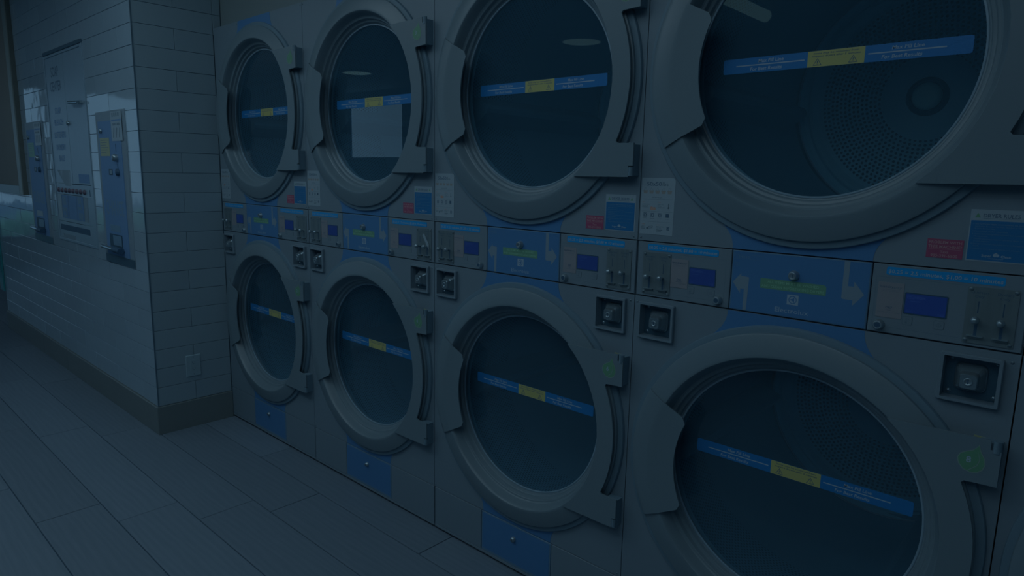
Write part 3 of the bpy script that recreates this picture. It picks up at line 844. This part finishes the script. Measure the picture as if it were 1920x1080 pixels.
        f = [(i*k+q, i*k+(q+1) % k, (i+1)*k+(q+1) % k, (i+1)*k+q) for i in range(len(rr)-1) for q in range(k)]+[list(range((len(rr)-1)*k, len(rr)*k))]
        m.add(v, f[:2*k], steel, False); m.add(v, f[2*k:4*k], steeld, False); m.add(v, f[4*k:5*k], steel, False); m.add(v, f[5*k:], steeld, False); lk = m.build('lock_housing', cb); lab(lk, 'polished square lock housing')
        m = MB(); zl = zc-0.0035; m.lathe([(0.0085, -0.0175), (0.0080, -0.0195), (0.0062, -0.0195), (0.0055, -0.0185), (0.0002, -0.0185)], xc, zl, 18, steel, closed=False); m.rectflat(xc-0.0012, xc+0.0012, zl-0.0045, zl+0.0045, -0.0188, slot); m.build('lock_cylinder', cb)
        for xs in (f0+0.0175, f1-0.0125):
            for zs in (1.0505, 0.9755): screw(cb, xs, zs, 0.0165, 0.0056, mat=steeld)
    # blue centre panel
    m = MB(); m.box(0.2815, 0.6055, 0.0, 0.0100, 1.0825, 1.2375, bluef, 0.0015)
    bp_ = m.build('centre_panel', root)
    m = MB(); m.prism([(0.2845, 1.0850), (0.6025, 1.0850), (0.6025, 1.2350), (0.2845, 1.2350)], -0.0006, 0.001, blue); y = -0.0009
    m.flat([(0.2870, 1.1550), (0.3080, 1.1275), (0.3080, 1.1395), (0.3175, 1.1395), (0.3175, 1.0850), (0.3265, 1.0850), (0.3290, 1.1700), (0.3270, 1.1715), (0.3080, 1.1725), (0.3080, 1.1795)], y, arrowm)
    m.flat([(0.5480, 1.2350), (0.5600, 1.2350), (0.5600, 1.1780), (0.5725, 1.1780), (0.5725, 1.1900), (0.5955, 1.1620), (0.5725, 1.1330), (0.5725, 1.1465), (0.5510, 1.1465), (0.5480, 1.1490)], y, arrowm)
    m.text('T5425S', 0.2900, 1.2220, y, dimwhite, h=0.0062, w=0.036, align='L'); m.frame2(0.2875, 0.362, 1.2165, 1.2275, 0.0004, y, bluef)
    m.frame2(0.2895, 0.3010, 1.1985, 1.2065, 0.0006, y, bluef); m.rectflat(0.2950, 0.2956, 1.1985, 1.2065, y, bluef)
    m.flat([(0.3580, 1.1480), (0.5140, 1.1480), (0.5140, 1.1690), (0.5085, 1.1735), (0.3580, 1.1735)], y, greenlab)
    m.text('ALL ITEMS MUST BE WASHED', 0.4370, 1.1668, y-0.0003, greentxt, h=0.0066, w=0.122, bold=0.01); m.text('AND CLEAN BEFORE USING DRYERS', 0.4360, 1.1553, y-0.0003, greentxt, h=0.0066, w=0.148, bold=0.01)
    m.rectflat(0.4265, 0.4535, 1.1155, 1.1405, y, white)
    cx_, cz_ = 0.4400, 1.1280                                  # round emblem: ring with a split wedge
    for i in range(24):
        a, a2 = 2*PI*i/24, 2*PI*(i+1)/24
        m.flat([(cx_+0.0098*math.cos(a), cz_+0.0098*math.sin(a)), (cx_+0.0098*math.cos(a2), cz_+0.0098*math.sin(a2)), (cx_+0.0078*math.cos(a2), cz_+0.0078*math.sin(a2)), (cx_+0.0078*math.cos(a), cz_+0.0078*math.sin(a))], y-0.0003, blue)
    m.flat([(cx_+0.0040, cz_-0.0078), (cx_+0.0040, cz_+0.0078), (cx_+0.0012, cz_+0.0035), (cx_-0.0070, cz_), (cx_+0.0012, cz_-0.0035)], y-0.0003, blue)
    m.text('Electrolux', 0.4390, 1.1005, y, white, h=0.0125, w=0.0800)
    lab(m.build('blue_decal', bp_), 'blue printed face with arrows, emblem and green label')
    m = MB(); m.lathe([(0.0130, 0.0), (0.0130, -0.004), (0.0105, -0.0065), (0.0098, -0.013), (0.0085, -0.0145), (0.0068, -0.0135), (0.0002, -0.0135)], 0.4380, 1.1880, 20, steel, closed=False)
    m.rectflat(0.437, 0.439, 1.1835, 1.1925, -0.0138, slot); m.build('key_lock', bp_)
    # stickers on the upper panel
    m = MB(); m.prism([(0.7750, 1.2610), (0.8790, 1.2610), (0.8790, 1.3665), (0.7750, 1.3665)], -0.0007, 0.001, poster); y = -0.001
    m.rectflat(0.7772, 0.8760, 1.2635, 1.3440, y, rulesblue)
    m.text('DRYER RULES', 0.8265, 1.3545, y, ink, h=0.0078, w=0.0600, bold=0.012); m.rectflat(0.7965, 0.8565, 1.3484, 1.3489, y, ink)
    for xc in (0.7875, 0.8655): m.flat([(xc-0.0050, 1.3500), (xc+0.0050, 1.3500), (xc, 1.3592)], y, leafm)
    lines = [('DO NOT DRY ITEMS CONTAINING: Oil, Varnish,', 1.3370, 0.0835), ('Synthetics, Excessive Pet Hair, Gasoline or Cleaning', 1.3325, 0.0840), ('Rubber Backed Mats.', 1.3280, 0.0340), ('Do not leave clothes unattended.', 1.3225, 0.0550),
             ('Unattended clothing will be removed from machines by', 1.3170, 0.0850), ('Management.', 1.3125, 0.0225), ('Children are not permitted to operate or play in, on or', 1.3070, 0.0850), ('around machines.', 1.3025, 0.0280),
             ('Management is not responsible for Loss, Damage or', 1.2970, 0.0830), ('Theft.', 1.2925, 0.0100), ('Unclaimed clothing will be held for one (1) week.', 1.2870, 0.0780)]
    for i, (s, z, w) in enumerate(lines):
        m.text(s, 0.7850, z, y-0.0003, dimwhite, h=0.0026, w=w, align='L', bold=0.02 if i == 0 else 0)
        if i in (0, 3, 4, 6, 8, 10): m.disc(0.7822, z, 0.0008, y-0.0003, 6, dimwhite)
    m.text('Super', 0.8100, 1.2735, y-0.0003, white, h=0.0050, w=0.0165, bold=0.015); m.text('Clean', 0.8420, 1.2735, y-0.0003, white, h=0.0050, w=0.0165, bold=0.015)
    m.disc(0.8240, 1.2752, 0.0035, y-0.0003, 12, white); m.disc(0.8282, 1.2750, 0.0030, y-0.0003, 12, white); m.disc(0.8255, 1.2782, 0.0024, y-0.0003, 10, white)
    m.text('LAUNDROMAT', 0.8262, 1.2680, y-0.0003, white, h=0.0020, w=0.0250)
    lab(m.build('rules_sticker', root), 'white bordered blue dryer rules sticker')
    m = MB(); m.prism([(0.7050, 1.2610), (0.7700, 1.2610), (0.7700, 1.3010), (0.7050, 1.3010)], -0.0007, 0.001, redm)
    for s, z, h, w in (('PROBLEM WITH', 1.2945, 0.0062, 0.0585), ('THIS MACHINE?', 1.2853, 0.0062, 0.0600), ('Text', 1.2743, 0.0058, 0.0150), ('905-391-5500', 1.2663, 0.0062, 0.0480)): m.text(s, 0.7375, z, y, redtxt, h=h, w=w, bold=0.012)
    m.rectflat(0.7080, 0.7670, 1.2796, 1.2801, y, redtxt)
    lab(m.build('problem_sticker', root), 'small red sticker with text message number')
    # capacity poster
    p0, p1, q0, q1 = 0.0040, 0.1080, 1.2590, 1.4165
    m = MB(); m.prism([(p0, q0), (p1-0.001, q0), (p1, q1-0.008), (p1-0.002, q1-0.003), (p1-0.007, q1), (p0, q1)], -0.0007, 0.001, poster)
    m.text('50x50', 0.0435, 1.4000, y, ink, h=0.0112, w=0.0455, bold=0.008); m.text('lbs', 0.0690, 1.4000, y, greyink, h=0.0112, w=0.0180, align='L')
    for i in range(5):
        xb = 0.0170+0.0187*i
        m.flat([(xb-0.0072, 1.3815), (xb+0.0072, 1.3815), (xb+0.0072, 1.3788), (xb+0.0062, 1.3788), (xb+0.0055, 1.3730), (xb-0.0055, 1.3730), (xb-0.0062, 1.3788), (xb-0.0072, 1.3788)], y, pink)
        for sx in (-1, 1): m.flat([(xb+sx*0.0048, 1.3815), (xb+sx*0.0042, 1.3815), (xb+sx*0.0004, 1.3888), (xb+sx*0.0004, 1.3896)], y, greyink)
    m.text('EACH POCKET', 0.0545, 1.3628, y, greyink, h=0.0036, w=0.0310)
    m.rectflat(0.0080, 0.1030, 1.3570, 1.3575, y, greyink)
    for s, x_, z_ in (('ONE', 0.0085, 1.3490), ('TWO', 0.0570, 1.3490), ('THREE', 0.0085, 1.2870), ('FOUR', 0.0565, 1.2870)): m.text(s, x_, z_, y, orange, h=0.0030, align='L')
    for s, x_, z_ in (('LOAD CLOTHES', 0.0085, 1.3430), ('AND CLOSE', 0.0085, 1.3390), ('DRYER DOOR', 0.0085, 1.3350), ('SELECT THE', 0.0570, 1.3430), ('DESIRED', 0.0570, 1.3390), ('TEMPERATURE', 0.0570, 1.3350), ('INSERT', 0.0085, 1.2820), ('PRESS BUTTON', 0.0565, 1.2820), ('TO START', 0.0565, 1.2785)):
        m.text(s, x_, z_, y, greyink, h=0.0024, align='L')
    for x_, w_, z_ in ((0.0085, 0.014, 1.2785), (0.0085, 0.012, 1.2750), (0.0565, 0.019, 1.2730), (0.0565, 0.015, 1.2695)): m.rectflat(x_, x_+w_, z_-0.0008, z_+0.0008, y, greyink)
    m.disc(0.0385, 1.3320, 0.0052, y, 10, orange); m.disc(0.0465, 1.3320, 0.0042, y, 10, pink); m.flat([(0.036, 1.336), (0.052, 1.334), (0.051, 1.328), (0.036, 1.327)], y-0.0001, orange)
    m.rectflat(0.0895, 0.0925, 1.336, 1.347, y, greyink); m.disc(0.091, 1.335, 0.0030, y, 10, greyink)
    m.rectflat(0.0080, 0.1030, 1.3232, 1.3236, y, greyink); m.rectflat(0.0080, 0.1030, 1.2948, 1.2952, y, greyink)
    for i, s in enumerate(('NORMAL', 'PERM PRESS', 'LOW HEAT', 'NO HEAT')):
        xb = 0.0195+0.0230*i
        if i < 3:
            m.frame2(xb-0.0052, xb+0.0052, 1.3080, 1.3190, 0.0010, y, ink); m.disc(xb, 1.3135, 0.0038, y, 14, ink); m.disc(xb, 1.3135, 0.0026, y-0.0001, 14, poster)
            for q in range(2-i): m.disc(xb-0.001+0.002*q, 1.3135, 0.0006, y-0.0002, 6, ink)
        else:
            m.rectflat(xb-0.0055, xb+0.0055, 1.3080, 1.3190, y, greyink); m.disc(xb, 1.3135, 0.0050, y-0.0001, 14, ink)
        m.text(s, xb, 1.3040, y, greyink, h=0.0020)
    m.flat([(0.030, 1.2755), (0.044, 1.2775), (0.045, 1.2835), (0.031, 1.2815)], y, greyink); m.flat([(0.0315, 1.2768), (0.0425, 1.2785), (0.0432, 1.2822), (0.0322, 1.2805)], y-0.0001, poster); m.disc(0.028, 1.2760, 0.0035, y, 8, greyink)
    m.frame2(0.0885, 0.0965, 1.2740, 1.2830, 0.0014, y, ink); m.disc(0.0925, 1.2785, 0.0024, y, 10, ink)
    lab(m.build('capacity_poster', root), 'white poster on drying load and steps')
    # lower service panels and kick strip
    for a, b_ in ((0.0030, 0.2680), (0.6090, W-0.0025)):
        m = MB(); m.box(a, b_, 0.0, 0.010, 0.0175, 0.1750, body, 0.0012); m.build('service_panel', root)
    m = MB(); m.box(0.2705, 0.6070, 0.0, 0.010, 0.0175, 0.1750, bluef, 0.0015); ld = m.build('lint_drawer', root)
    m = MB(); m.prism([(0.2765, 0.0280), (0.6010, 0.0280), (0.6010, 0.1690), (0.2765, 0.1690)], -0.0006, 0.001, blue); lab(m.build('blue_face', ld), 'plain blue drawer face')
    m = MB(); m.lathe([(0.0105, 0.0), (0.0105, -0.004), (0.0088, -0.006), (0.0082, -0.011), (0.0002, -0.0115)], 0.4360, 0.1230, 18, steel, closed=False); m.rectflat(0.435, 0.437, 0.119, 0.127, -0.0122, slot); m.build('key_lock', ld)
    m = MB(); m.box(0.0020, W-0.0020, 0.0005, 0.02, 0.0050, 0.0158, body, 0.001); m.build('kick_strip', root)
    make_door(root, ZUP, True); make_door(root, ZLO, False)
    return root
d0 = make_dryer()
XS = [0.0, 0.8916, 1.7840, 2.6695, 3.5752]
WIDE = [1.0, 1.0, 0.9927, 1.0150, 1.0]
dryers = [d0]+[copy_tree(d0) for _ in range(4)]
where = ['far left stacked tumble dryer beside the tiled return wall, doors one and two',
         'second stacked tumble dryer from the tiled wall, doors three and four',
         'third stacked tumble dryer from the tiled wall, doors five and six',
         'nearest full stacked tumble dryer at the right, doors seven and eight',
         'stacked tumble dryer cut off by the right picture edge, only a sliver seen']
for i, (d, x) in enumerate(zip(dryers, XS)):
    d.location = (x, 0, 0); d.scale.x = WIDE[i]
    tag(d, where[i], 'dryer', 'stacked tumble dryers in a row')
    doors = [c for c in d.children if c.name.split('.')[0] == 'door']
    ups = [c for c in doors if c.bound_box[0][2] > 1.0]; los = [c for c in doors if c not in ups]
    for dr, cz, num in ((ups[0], ZUP, 2*i+1), (los[0], ZLO, 2*i+2)):
        cx, cc = 0.8370, cz+0.2270
        m = MB(); m.prism(leaf_outline(cx, cc, 1.05), -0.0368, -0.0360, leafedge); m.flat(leaf_outline(cx, cc, 0.97), -0.0371, leafm)
        m.flat([(cx+0.0080, cc+0.024), (cx+0.0150, cc+0.002), (cx+0.0110, cc-0.012), (cx-0.004, cc-0.0265), (cx-0.006, cc-0.0262), (cx+0.0095, cc-0.011), (cx+0.0135, cc+0.002)], -0.0374, leafedge)
        m.text(str(num), cx-0.0045, cc-0.0010, -0.0374, white, h=0.0135, bold=0.02)
        lab(m.build('leaf_sticker', dr), 'green leaf sticker with the door number')
    if True:
        m = MB(); m.prism([(0.8320, 0.8870), (0.8760, 0.8840), (0.8760, 0.8930), (0.8320, 0.8960)], -0.0006, 0.001, yellowdim)
        m.text('WARNING', 0.853, 0.8905, -0.0009, ink, h=0.0036, w=0.028)
        lab(m.build('warning_label', d), 'dull yellow warning strip behind the hinge')
    for side in ('L', 'R'):
        c0, c1 = (0.1095, 0.1605) if side == 'L' else (0.6220, 0.6730)
        m = MB(); m.prism([(c0, 1.1180), (c1, 1.1180), (c1, 1.1975), (c0, 1.1975)], -0.0010, 0.001, cardm); y = -0.0013; xc = (c0+c1)/2
        m.text('laundry', c0+0.0035, 1.1880, y, ink, h=0.0058, w=0.0270, align='L'); m.text('pay', c0+0.0310, 1.1880, y, greyink, h=0.0058, w=0.0160, align='L')
        m.rectflat(c0+0.008, c1-0.008, 1.1805, 1.1809, y, greyink); m.rectflat(c0+0.010, c1-0.010, 1.1778, 1.1782, y, greyink)
        m.text('DR%d' % (2*i+(2 if side == 'L' else 1)), xc, 1.1412, y, ink, h=0.0052, bold=0.012); m.text('BOTTOM' if side == 'L' else 'TOP', xc, 1.1352, y, ink, h=0.0030)
        m.text('Scan QR code to get started', xc, 1.1303, y, greyink, h=0.0022, w=0.044)
        cp = [c for c in d.children if c.name.split('.')[0] == 'control_panel']
        cp = sorted(cp, key=lambda c: c.bound_box[0][0])[0 if side == 'L' else 1]
        lab(m.build('payment_card', cp), 'pale pink payment card')
# a spare paper tag tucked in the coin plate of the second machine
m = MB(); m.prism([(0.825, 1.182), (0.834, 1.190), (0.862, 1.150), (0.862, 1.128)], -0.0035, -0.0028, poster)
o = m.build('paper_tag', dryers[1]); lab(o, 'pale paper tag stuck across the coin plate')

# ------------------------------------------------------------------ machines set in the tiled wall
YM = YW-0.005
def local(m): return m
def soap_machine():
    t = empty('soap_vending_machine', (-1.19, YW, 0.93), 'flush steel soap vending machine between two blue change machines', 'vending machine')
    ox, oy, oz = 1.19, -YW, -0.93
    def put(m, name, parent=t):
        m.v = [(x+ox, y+oy, z+oz) for x, y, z in m.v]; return m.build(name, parent)
    x0, x1, z0, z1 = -1.590, -0.788, 0.930, 2.106
    m = MB(); w = 0.016
    m.box(x0, x0+w, YM, YW+0.006, z0, z1, ssteel, 0.002); m.box(x1-w*2.2, x1, YM, YW+0.006, z0, z1, ssteel, 0.002); m.box(x0+w, x1-w*2.2, YM, YW+0.006, z1-w, z1, ssteel, 0.002); m.box(x0+w, x1-w*2.2, YM, YW+0.006, z0, z0+w, ssteel, 0.002)
    put(m, 'frame')
    m = MB(); m.box(x0+0.004, x1+0.003, YM-0.004, YW+0.003, 2.107, 2.128, recessm, 0.002); put(m, 'header_strip')
    y0 = YM+0.004
    m = MB(); m.box(-1.573, -1.1865, y0, YW+0.006, 1.306, 2.089, ssteel, 0.002); m.box(-1.1835, -0.824, y0, YW+0.006, 1.306, 2.089, ssteel, 0.002)
    y = y0-0.0004
    for s, z, h, w_ in (('SOAP', 2.000, 0.062, 0.165), ('CENTER', 1.912, 0.062, 0.238), ('SOAP', 1.762, 0.040, 0.13), ('BLEACH', 1.690, 0.040, 0.19), ('SOFTENERS', 1.612, 0.040, 0.25), ('LAUNDRY', 1.535, 0.040, 0.21), ('BAGS', 1.465, 0.040, 0.12)):
        m.text(s, -1.375, z, y, ink if h > 0.05 else machineblue, h=h, w=w_, bold=0.01)
    dr = put(m, 'door')
    m = MB(); m.tube([(-1.05, y0-0.022, 1.790), (-1.00, y0-0.024, 1.788), (-0.858, y0-0.024, 1.782)], 0.009, steeld, 10); m.tube([(-0.87, y0, 1.782), (-0.87, y0-0.024, 1.782)], 0.012, steel, 10); put(m, 'door_handle')
    m = MB(); m.lathe([(0.014, y0), (0.013, y0-0.012), (0.0003, y0-0.013)], -1.165, 1.675, 14, steeld, closed=False); put(m, 'key_lock')
    m = MB(); m.prism([(-1.056, 1.316), (-0.852, 1.316), (-0.852, 1.368), (-1.056, 1.368)], y0-0.0010, y0+0.001, machineblue); lab(put(m, 'blue_label'), 'small blue label low on the door')
    m = MB(); m.box(-1.573, -0.824, y0, YW+0.006, 1.236, 1.302, ssteel, 0.001); m.prism([(-0.872, 1.237), (-0.860, 1.237), (-0.860, 1.277), (-0.872, 1.277)], y0-0.0006, y0+0.001, slot); put(m, 'button_plate')
    for i in range(8):
        xb = -1.508+0.078*i
        m = MB(); m.lathe([(0.0155, y0), (0.0155, y0-0.003), (0.012, y0-0.010), (0.0003, y0-0.012)], xb, 1.261, 14, buttonred, closed=False); put(m, 'selection_button')
    m = MB(); m.box(-1.573, -0.824, y0, YW+0.006, 1.060, 1.233, ssteel, 0.001)
    put(m, 'product_panel')
    cols = [(-1.555, -1.475, poster), (-1.470, -1.330, machineblue), (-1.325, -1.150, machineblue), (-1.145, -1.010, machineblue), (-1.005, -0.925, machinegrey)]
    m = MB()
    for a, b_, mt in cols: m.rectflat(a, b_, 1.080, 1.230, y0-0.0008, mt)
    for a, b_, c, d in ((-1.455, -1.375, 1.165, 1.222), (-1.450, -1.365, 1.085, 1.150), (-1.125, -1.050, 1.150, 1.225), (-1.120, -1.035, 1.085, 1.130)): m.flat(rrect(a, b_, c, d, 0.012), y0-0.0012, dimwhite)
    for a, b_, c, d in ((-1.440, -1.390, 1.100, 1.125), (-1.110, -1.060, 1.165, 1.185)): m.flat(rrect(a, b_, c, d, 0.008), y0-0.0016, machineblue)
    lab(put(m, 'product_pictures'), 'blue and white product picture strip')
    m = MB(); m.box(-1.573, -0.824, y0, YW+0.006, 0.948, 1.057, ssteel, 0.001); put(m, 'delivery_panel')
    m = MB(); m.prism([(-1.545, 1.000), (-0.925, 1.000), (-0.925, 1.036), (-1.545, 1.036)], y0-0.0006, y0+0.001, slot); lab(put(m, 'delivery_slot'), 'long dark delivery slot')
soap_machine()
def change_machine(x0, label, notice_green):
    t = empty('change_machine', (x0, YW, 0.879), label, 'change machine', 'blue change machines')
    def put(m, name, parent=t):
        m.v = [(x, y-YW, z-0.879) for x, y, z in m.v]; return m.build(name, parent)
    w = 0.462; y0 = YM-0.001
    m = MB(); m.box(0, w, y0, YW+0.004, 0.879, 1.714, machinegrey, 0.004); put(m, 'case')
    m = MB(); m.prism([(0.045, 0.927), (0.398, 0.927), (0.398, 1.662), (0.045, 1.662)], y0-0.003, y0+0.001, machineblue)
    y = y0-0.0034
    m.text('CHANGE', 0.222, 1.196, y, bluef, h=0.085, w=0.285, bold=0.01)
    face = put(m, 'face'); lab(face, 'blue front panel with pale lettering')
    m = MB(); m.prism([(0.0, 0.881), (w, 0.881), (w, 0.925), (0.0, 0.925)], y0-0.0006, y0+0.001, recessm); put(m, 'base_strip')
    m = MB(); m.prism([(0.268, 1.552), (0.432, 1.552), (0.432, 1.704), (0.268, 1.704)], y0-0.0042, y0-0.0028, poster)
    yy = y0-0.0046
    for k in range(4): m.rectflat(0.290+0.030*k, 0.308+0.030*k, 1.678, 1.698, yy, greyink)
    m.rectflat(0.280, 0.425, 1.655, 1.664, yy, machineblue)
    for k in range(5): m.rectflat(0.296+0.022*k, 0.312+0.022*k, 1.633, 1.645, yy, greyink)
    for k in range(3): m.flat([(0.290+0.045*k, 1.570), (0.300+0.045*k, 1.570), (0.318+0.045*k, 1.618), (0.306+0.045*k, 1.622)], yy, greyink)
    lab(put(m, 'notice'), 'white paper notice')
    m = MB(); m.prism([(0.062, 1.474), (0.215, 1.474), (0.215, 1.572), (0.062, 1.572)], y0-0.0040, y0-0.0028, greenlab if notice_green else yellowdim)
    for k in range(6): m.rectflat(0.075, 0.20-0.02*(k % 3), 1.558-0.013*k, 1.561-0.013*k, y0-0.0044, greyink)
    lab(put(m, 'instruction_label'), 'small %s instruction label' % ('green' if notice_green else 'pale yellow'))
    m = MB(); m.lathe([(0.013, y0-0.003), (0.013, y0-0.012), (0.0003, y0-0.013)], 0.096, 1.610, 12, steeld, closed=False); put(m, 'key_lock')
    m = MB(); m.rectflat(0.309, 0.319, 1.495, 1.538, y0-0.0036, slot); m.rectflat(0.320, 0.327, 1.390, 1.432, y0-0.0036, slot); put(m, 'coin_slot')
    m = MB(); m.lathe([(0.019, y0-0.003), (0.019, y0-0.020), (0.015, y0-0.026), (0.0003, y0-0.027)], 0.321, 1.464, 18, steel, closed=False); lab(put(m, 'coin_return_knob'), 'round steel coin return knob')
    m = MB(); m.lathe([(0.020, y0-0.003), (0.018, y0-0.014), (0.0003, y0-0.018)], 0.325, 1.388, 14, slot, closed=False); put(m, 'lever')
    m = MB(); m.prism([(0.178, 1.372), (0.232, 1.372), (0.232, 1.404), (0.178, 1.404)], y0-0.005, y0-0.002, dark); m.flat([(0.192, 1.378), (0.228, 1.378), (0.228, 1.400), (0.192, 1.400)], y0-0.0054, machinegrey); put(m, 'bill_slot')
    m = MB(); m.prism([(0.128, 1.060), (0.288, 1.060), (0.288, 1.098), (0.128, 1.098)], y0-0.004, y0-0.0028, bluef if not notice_green else poster); lab(put(m, 'white_label'), 'small pale label over the coin cup')
    m = MB(); m.box(0.108, 0.306, y0-0.0055, y0-0.002, 0.975, 1.046, dark); m.flat([(0.165, 0.985), (0.300, 0.985), (0.300, 1.040), (0.165, 1.040)], y0-0.0064, bluef); put(m, 'coin_cup')
    m = MB(); m.tube([(0.030, y0-0.024, 0.968), (0.325, y0-0.024, 0.963)], 0.011, steeld, 10); m.tube([(0.225, y0-0.024, 0.9645), (0.330, y0-0.024, 0.963)], 0.017, slot, 10); m.tube([(0.31, y0-0.003, 0.963), (0.31, y0-0.024, 0.963)], 0.012, slot, 8); m.tube([(0.04, y0-0.003, 0.968), (0.04, y0-0.024, 0.968)], 0.008, steeld, 8)
    lab(put(m, 'cup_handle'), 'dark bar handle below the coin cup')
    return t
change_machine(-0.641, 'blue change machine nearer the wall corner, right of the soap machine', False)
change_machine(-2.226, 'blue change machine between soap machine and wooden notice board', True)
# wooden framed board
t = empty('notice_board', (-2.87, YW, 1.19), 'large brown notice board in a wooden frame at left edge of tiled wall', 'notice board')
def putb(m, name):
    m.v = [(x+2.87, y-YW, z-1.19) for x, y, z in m.v]; return m.build(name, t)
BY = YW-0.030; bx0, bx1, bz0, bz1 = -3.42, -2.332, 1.195, 2.76
for nm, a in (('side_rail', (bx1-0.018, bx1, bz0, bz1)), ('side_rail', (bx0, bx0+0.018, bz0, bz1)), ('top_rail', (bx0+0.018, bx1-0.018, bz1-0.018, bz1))):
    m = MB(); m.box(a[0], a[1], BY, YW+0.004, a[2], a[3], wood, 0.002); putb(m, nm)
for a in ((bx1-0.115, bx1-0.018, bz0, bz1-0.018), (bx0+0.018, bx0+0.115, bz0, bz1-0.018)):
    m = MB(); m.box(a[0], a[1], BY-0.002, BY+0.02, a[2], a[3], woodl, 0.003); putb(m, 'stile')
m = MB(); m.box(bx0+0.115, bx1-0.115, BY-0.002, BY+0.02, bz0, bz0+0.068, plastic_white, 0.003); lab(putb(m, 'bottom_rail'), 'pale bottom rail')
m = MB(); m.box(bx0+0.115, bx1-0.115, BY+0.008, YW+0.003, bz0+0.068, bz1-0.018, corkm); putb(m, 'board')
# glass panel past the end of the tiled wall
m = MB(); m.box(-3.60, WX0-0.001, YW-0.014, YW-0.002, 0.32, 2.1, tealglass, 0.002)
o = m.build('glass_panel'); tag(o, 'narrow teal glass panel at the left end of the tiled wall', 'glass panel')
# outlet on the return wall
t = empty('wall_outlet', (G, -0.208, 0.342), 'white double electric outlet low on the tiled return wall', 'outlet')
m = MB(); X0 = 0.0
def sidebox(m, y0, y1, z0, z1, x0, x1, mat, b=0.0):
    a = [(x0, y0, z0), (x0, y1, z0), (x0, y1, z1), (x0, y0, z1)]; d = [(x1, y0+b, z0+b), (x1, y1-b, z0+b), (x1, y1-b, z1-b), (x1, y0+b, z1-b)]
    m.add(a+d, [(4, 5, 6, 7), (0, 1, 5, 4), (1, 2, 6, 5), (2, 3, 7, 6), (3, 0, 4, 7)], mat)
sidebox(m, -0.0395, 0.0395, -0.0605, 0.0605, 0.0, 0.006, outletm, 0.003); m.build('cover_plate', t)
m = MB(); sidebox(m, -0.0165, 0.0165, -0.033, 0.033, 0.005, 0.0075, outletm, 0.001); m.build('receptacle', t)
m = MB()
for zc in (0.017, -0.017):
    for yc, h in ((-0.006, 0.0045), (0.006, 0.0035)): sidebox(m, yc-0.0009, yc+0.0009, zc-h+0.002, zc+h+0.002, 0.007, 0.0078, slot)
    sidebox(m, -0.002, 0.002, zc-0.009, zc-0.0055, 0.007, 0.0078, slot)
for zc in (0.048, -0.048): sidebox(m, -0.0022, 0.0022, zc-0.0022, zc+0.0022, 0.005, 0.0065, steeld)
m.build('outlet_slots', t)
# wheeled laundry cart behind the camera's left, seen mirrored in the lower door glass
t = empty('laundry_cart', (-1.75, -2.35, -0.006), 'wheeled laundry cart mirrored in the second lower dryer door', 'cart')
m = MB(); m.box(-0.42, 0.42, -0.26, 0.26, 0.42, 0.50, dark); m.build('shelf', t)
m = MB()
m.tube([(-0.42, 0.27, 0.21), (0.42, 0.27, 0.21)], 0.010, steel, 8); m.tube([(-0.42, -0.27, 0.21), (0.42, -0.27, 0.21)], 0.010, steel, 8); m.build('lower_rail', t)
for sx in (-0.40, 0.40):
    for sy in (-0.25, 0.25):
        m = MB(); m.tube([(sx, sy, 0.10), (sx, sy, 0.90)], 0.013, steeld, 8); m.build('post', t)
        m = MB(); v = MB(); m.tube([(sx-0.016, sy, 0.05), (sx+0.016, sy, 0.05)], 0.05, black, 14); m.build('caster', t)
m = MB(); m.tube([(-0.40, -0.25, 0.90), (0.40, -0.25, 0.90), (0.40, 0.25, 0.90), (-0.40, 0.25, 0.90), (-0.40, -0.25, 0.90)], 0.011, steel, 8); m.build('top_rail', t)
# hedge outside the storefront
random.seed(3)
m = MB()
for i in range(60):
    m.ball((-12.5+random.uniform(-0.3, 0.3), -9+i*0.22+random.uniform(-0.1, 0.1), 0.15+random.uniform(-0.15, 0.2)), random.uniform(0.25, 0.4), hedge, 8)
o = m.build('hedge'); tag(o, 'trimmed green hedge outside the storefront windows', 'hedge')
bpy.context.view_layer.update()
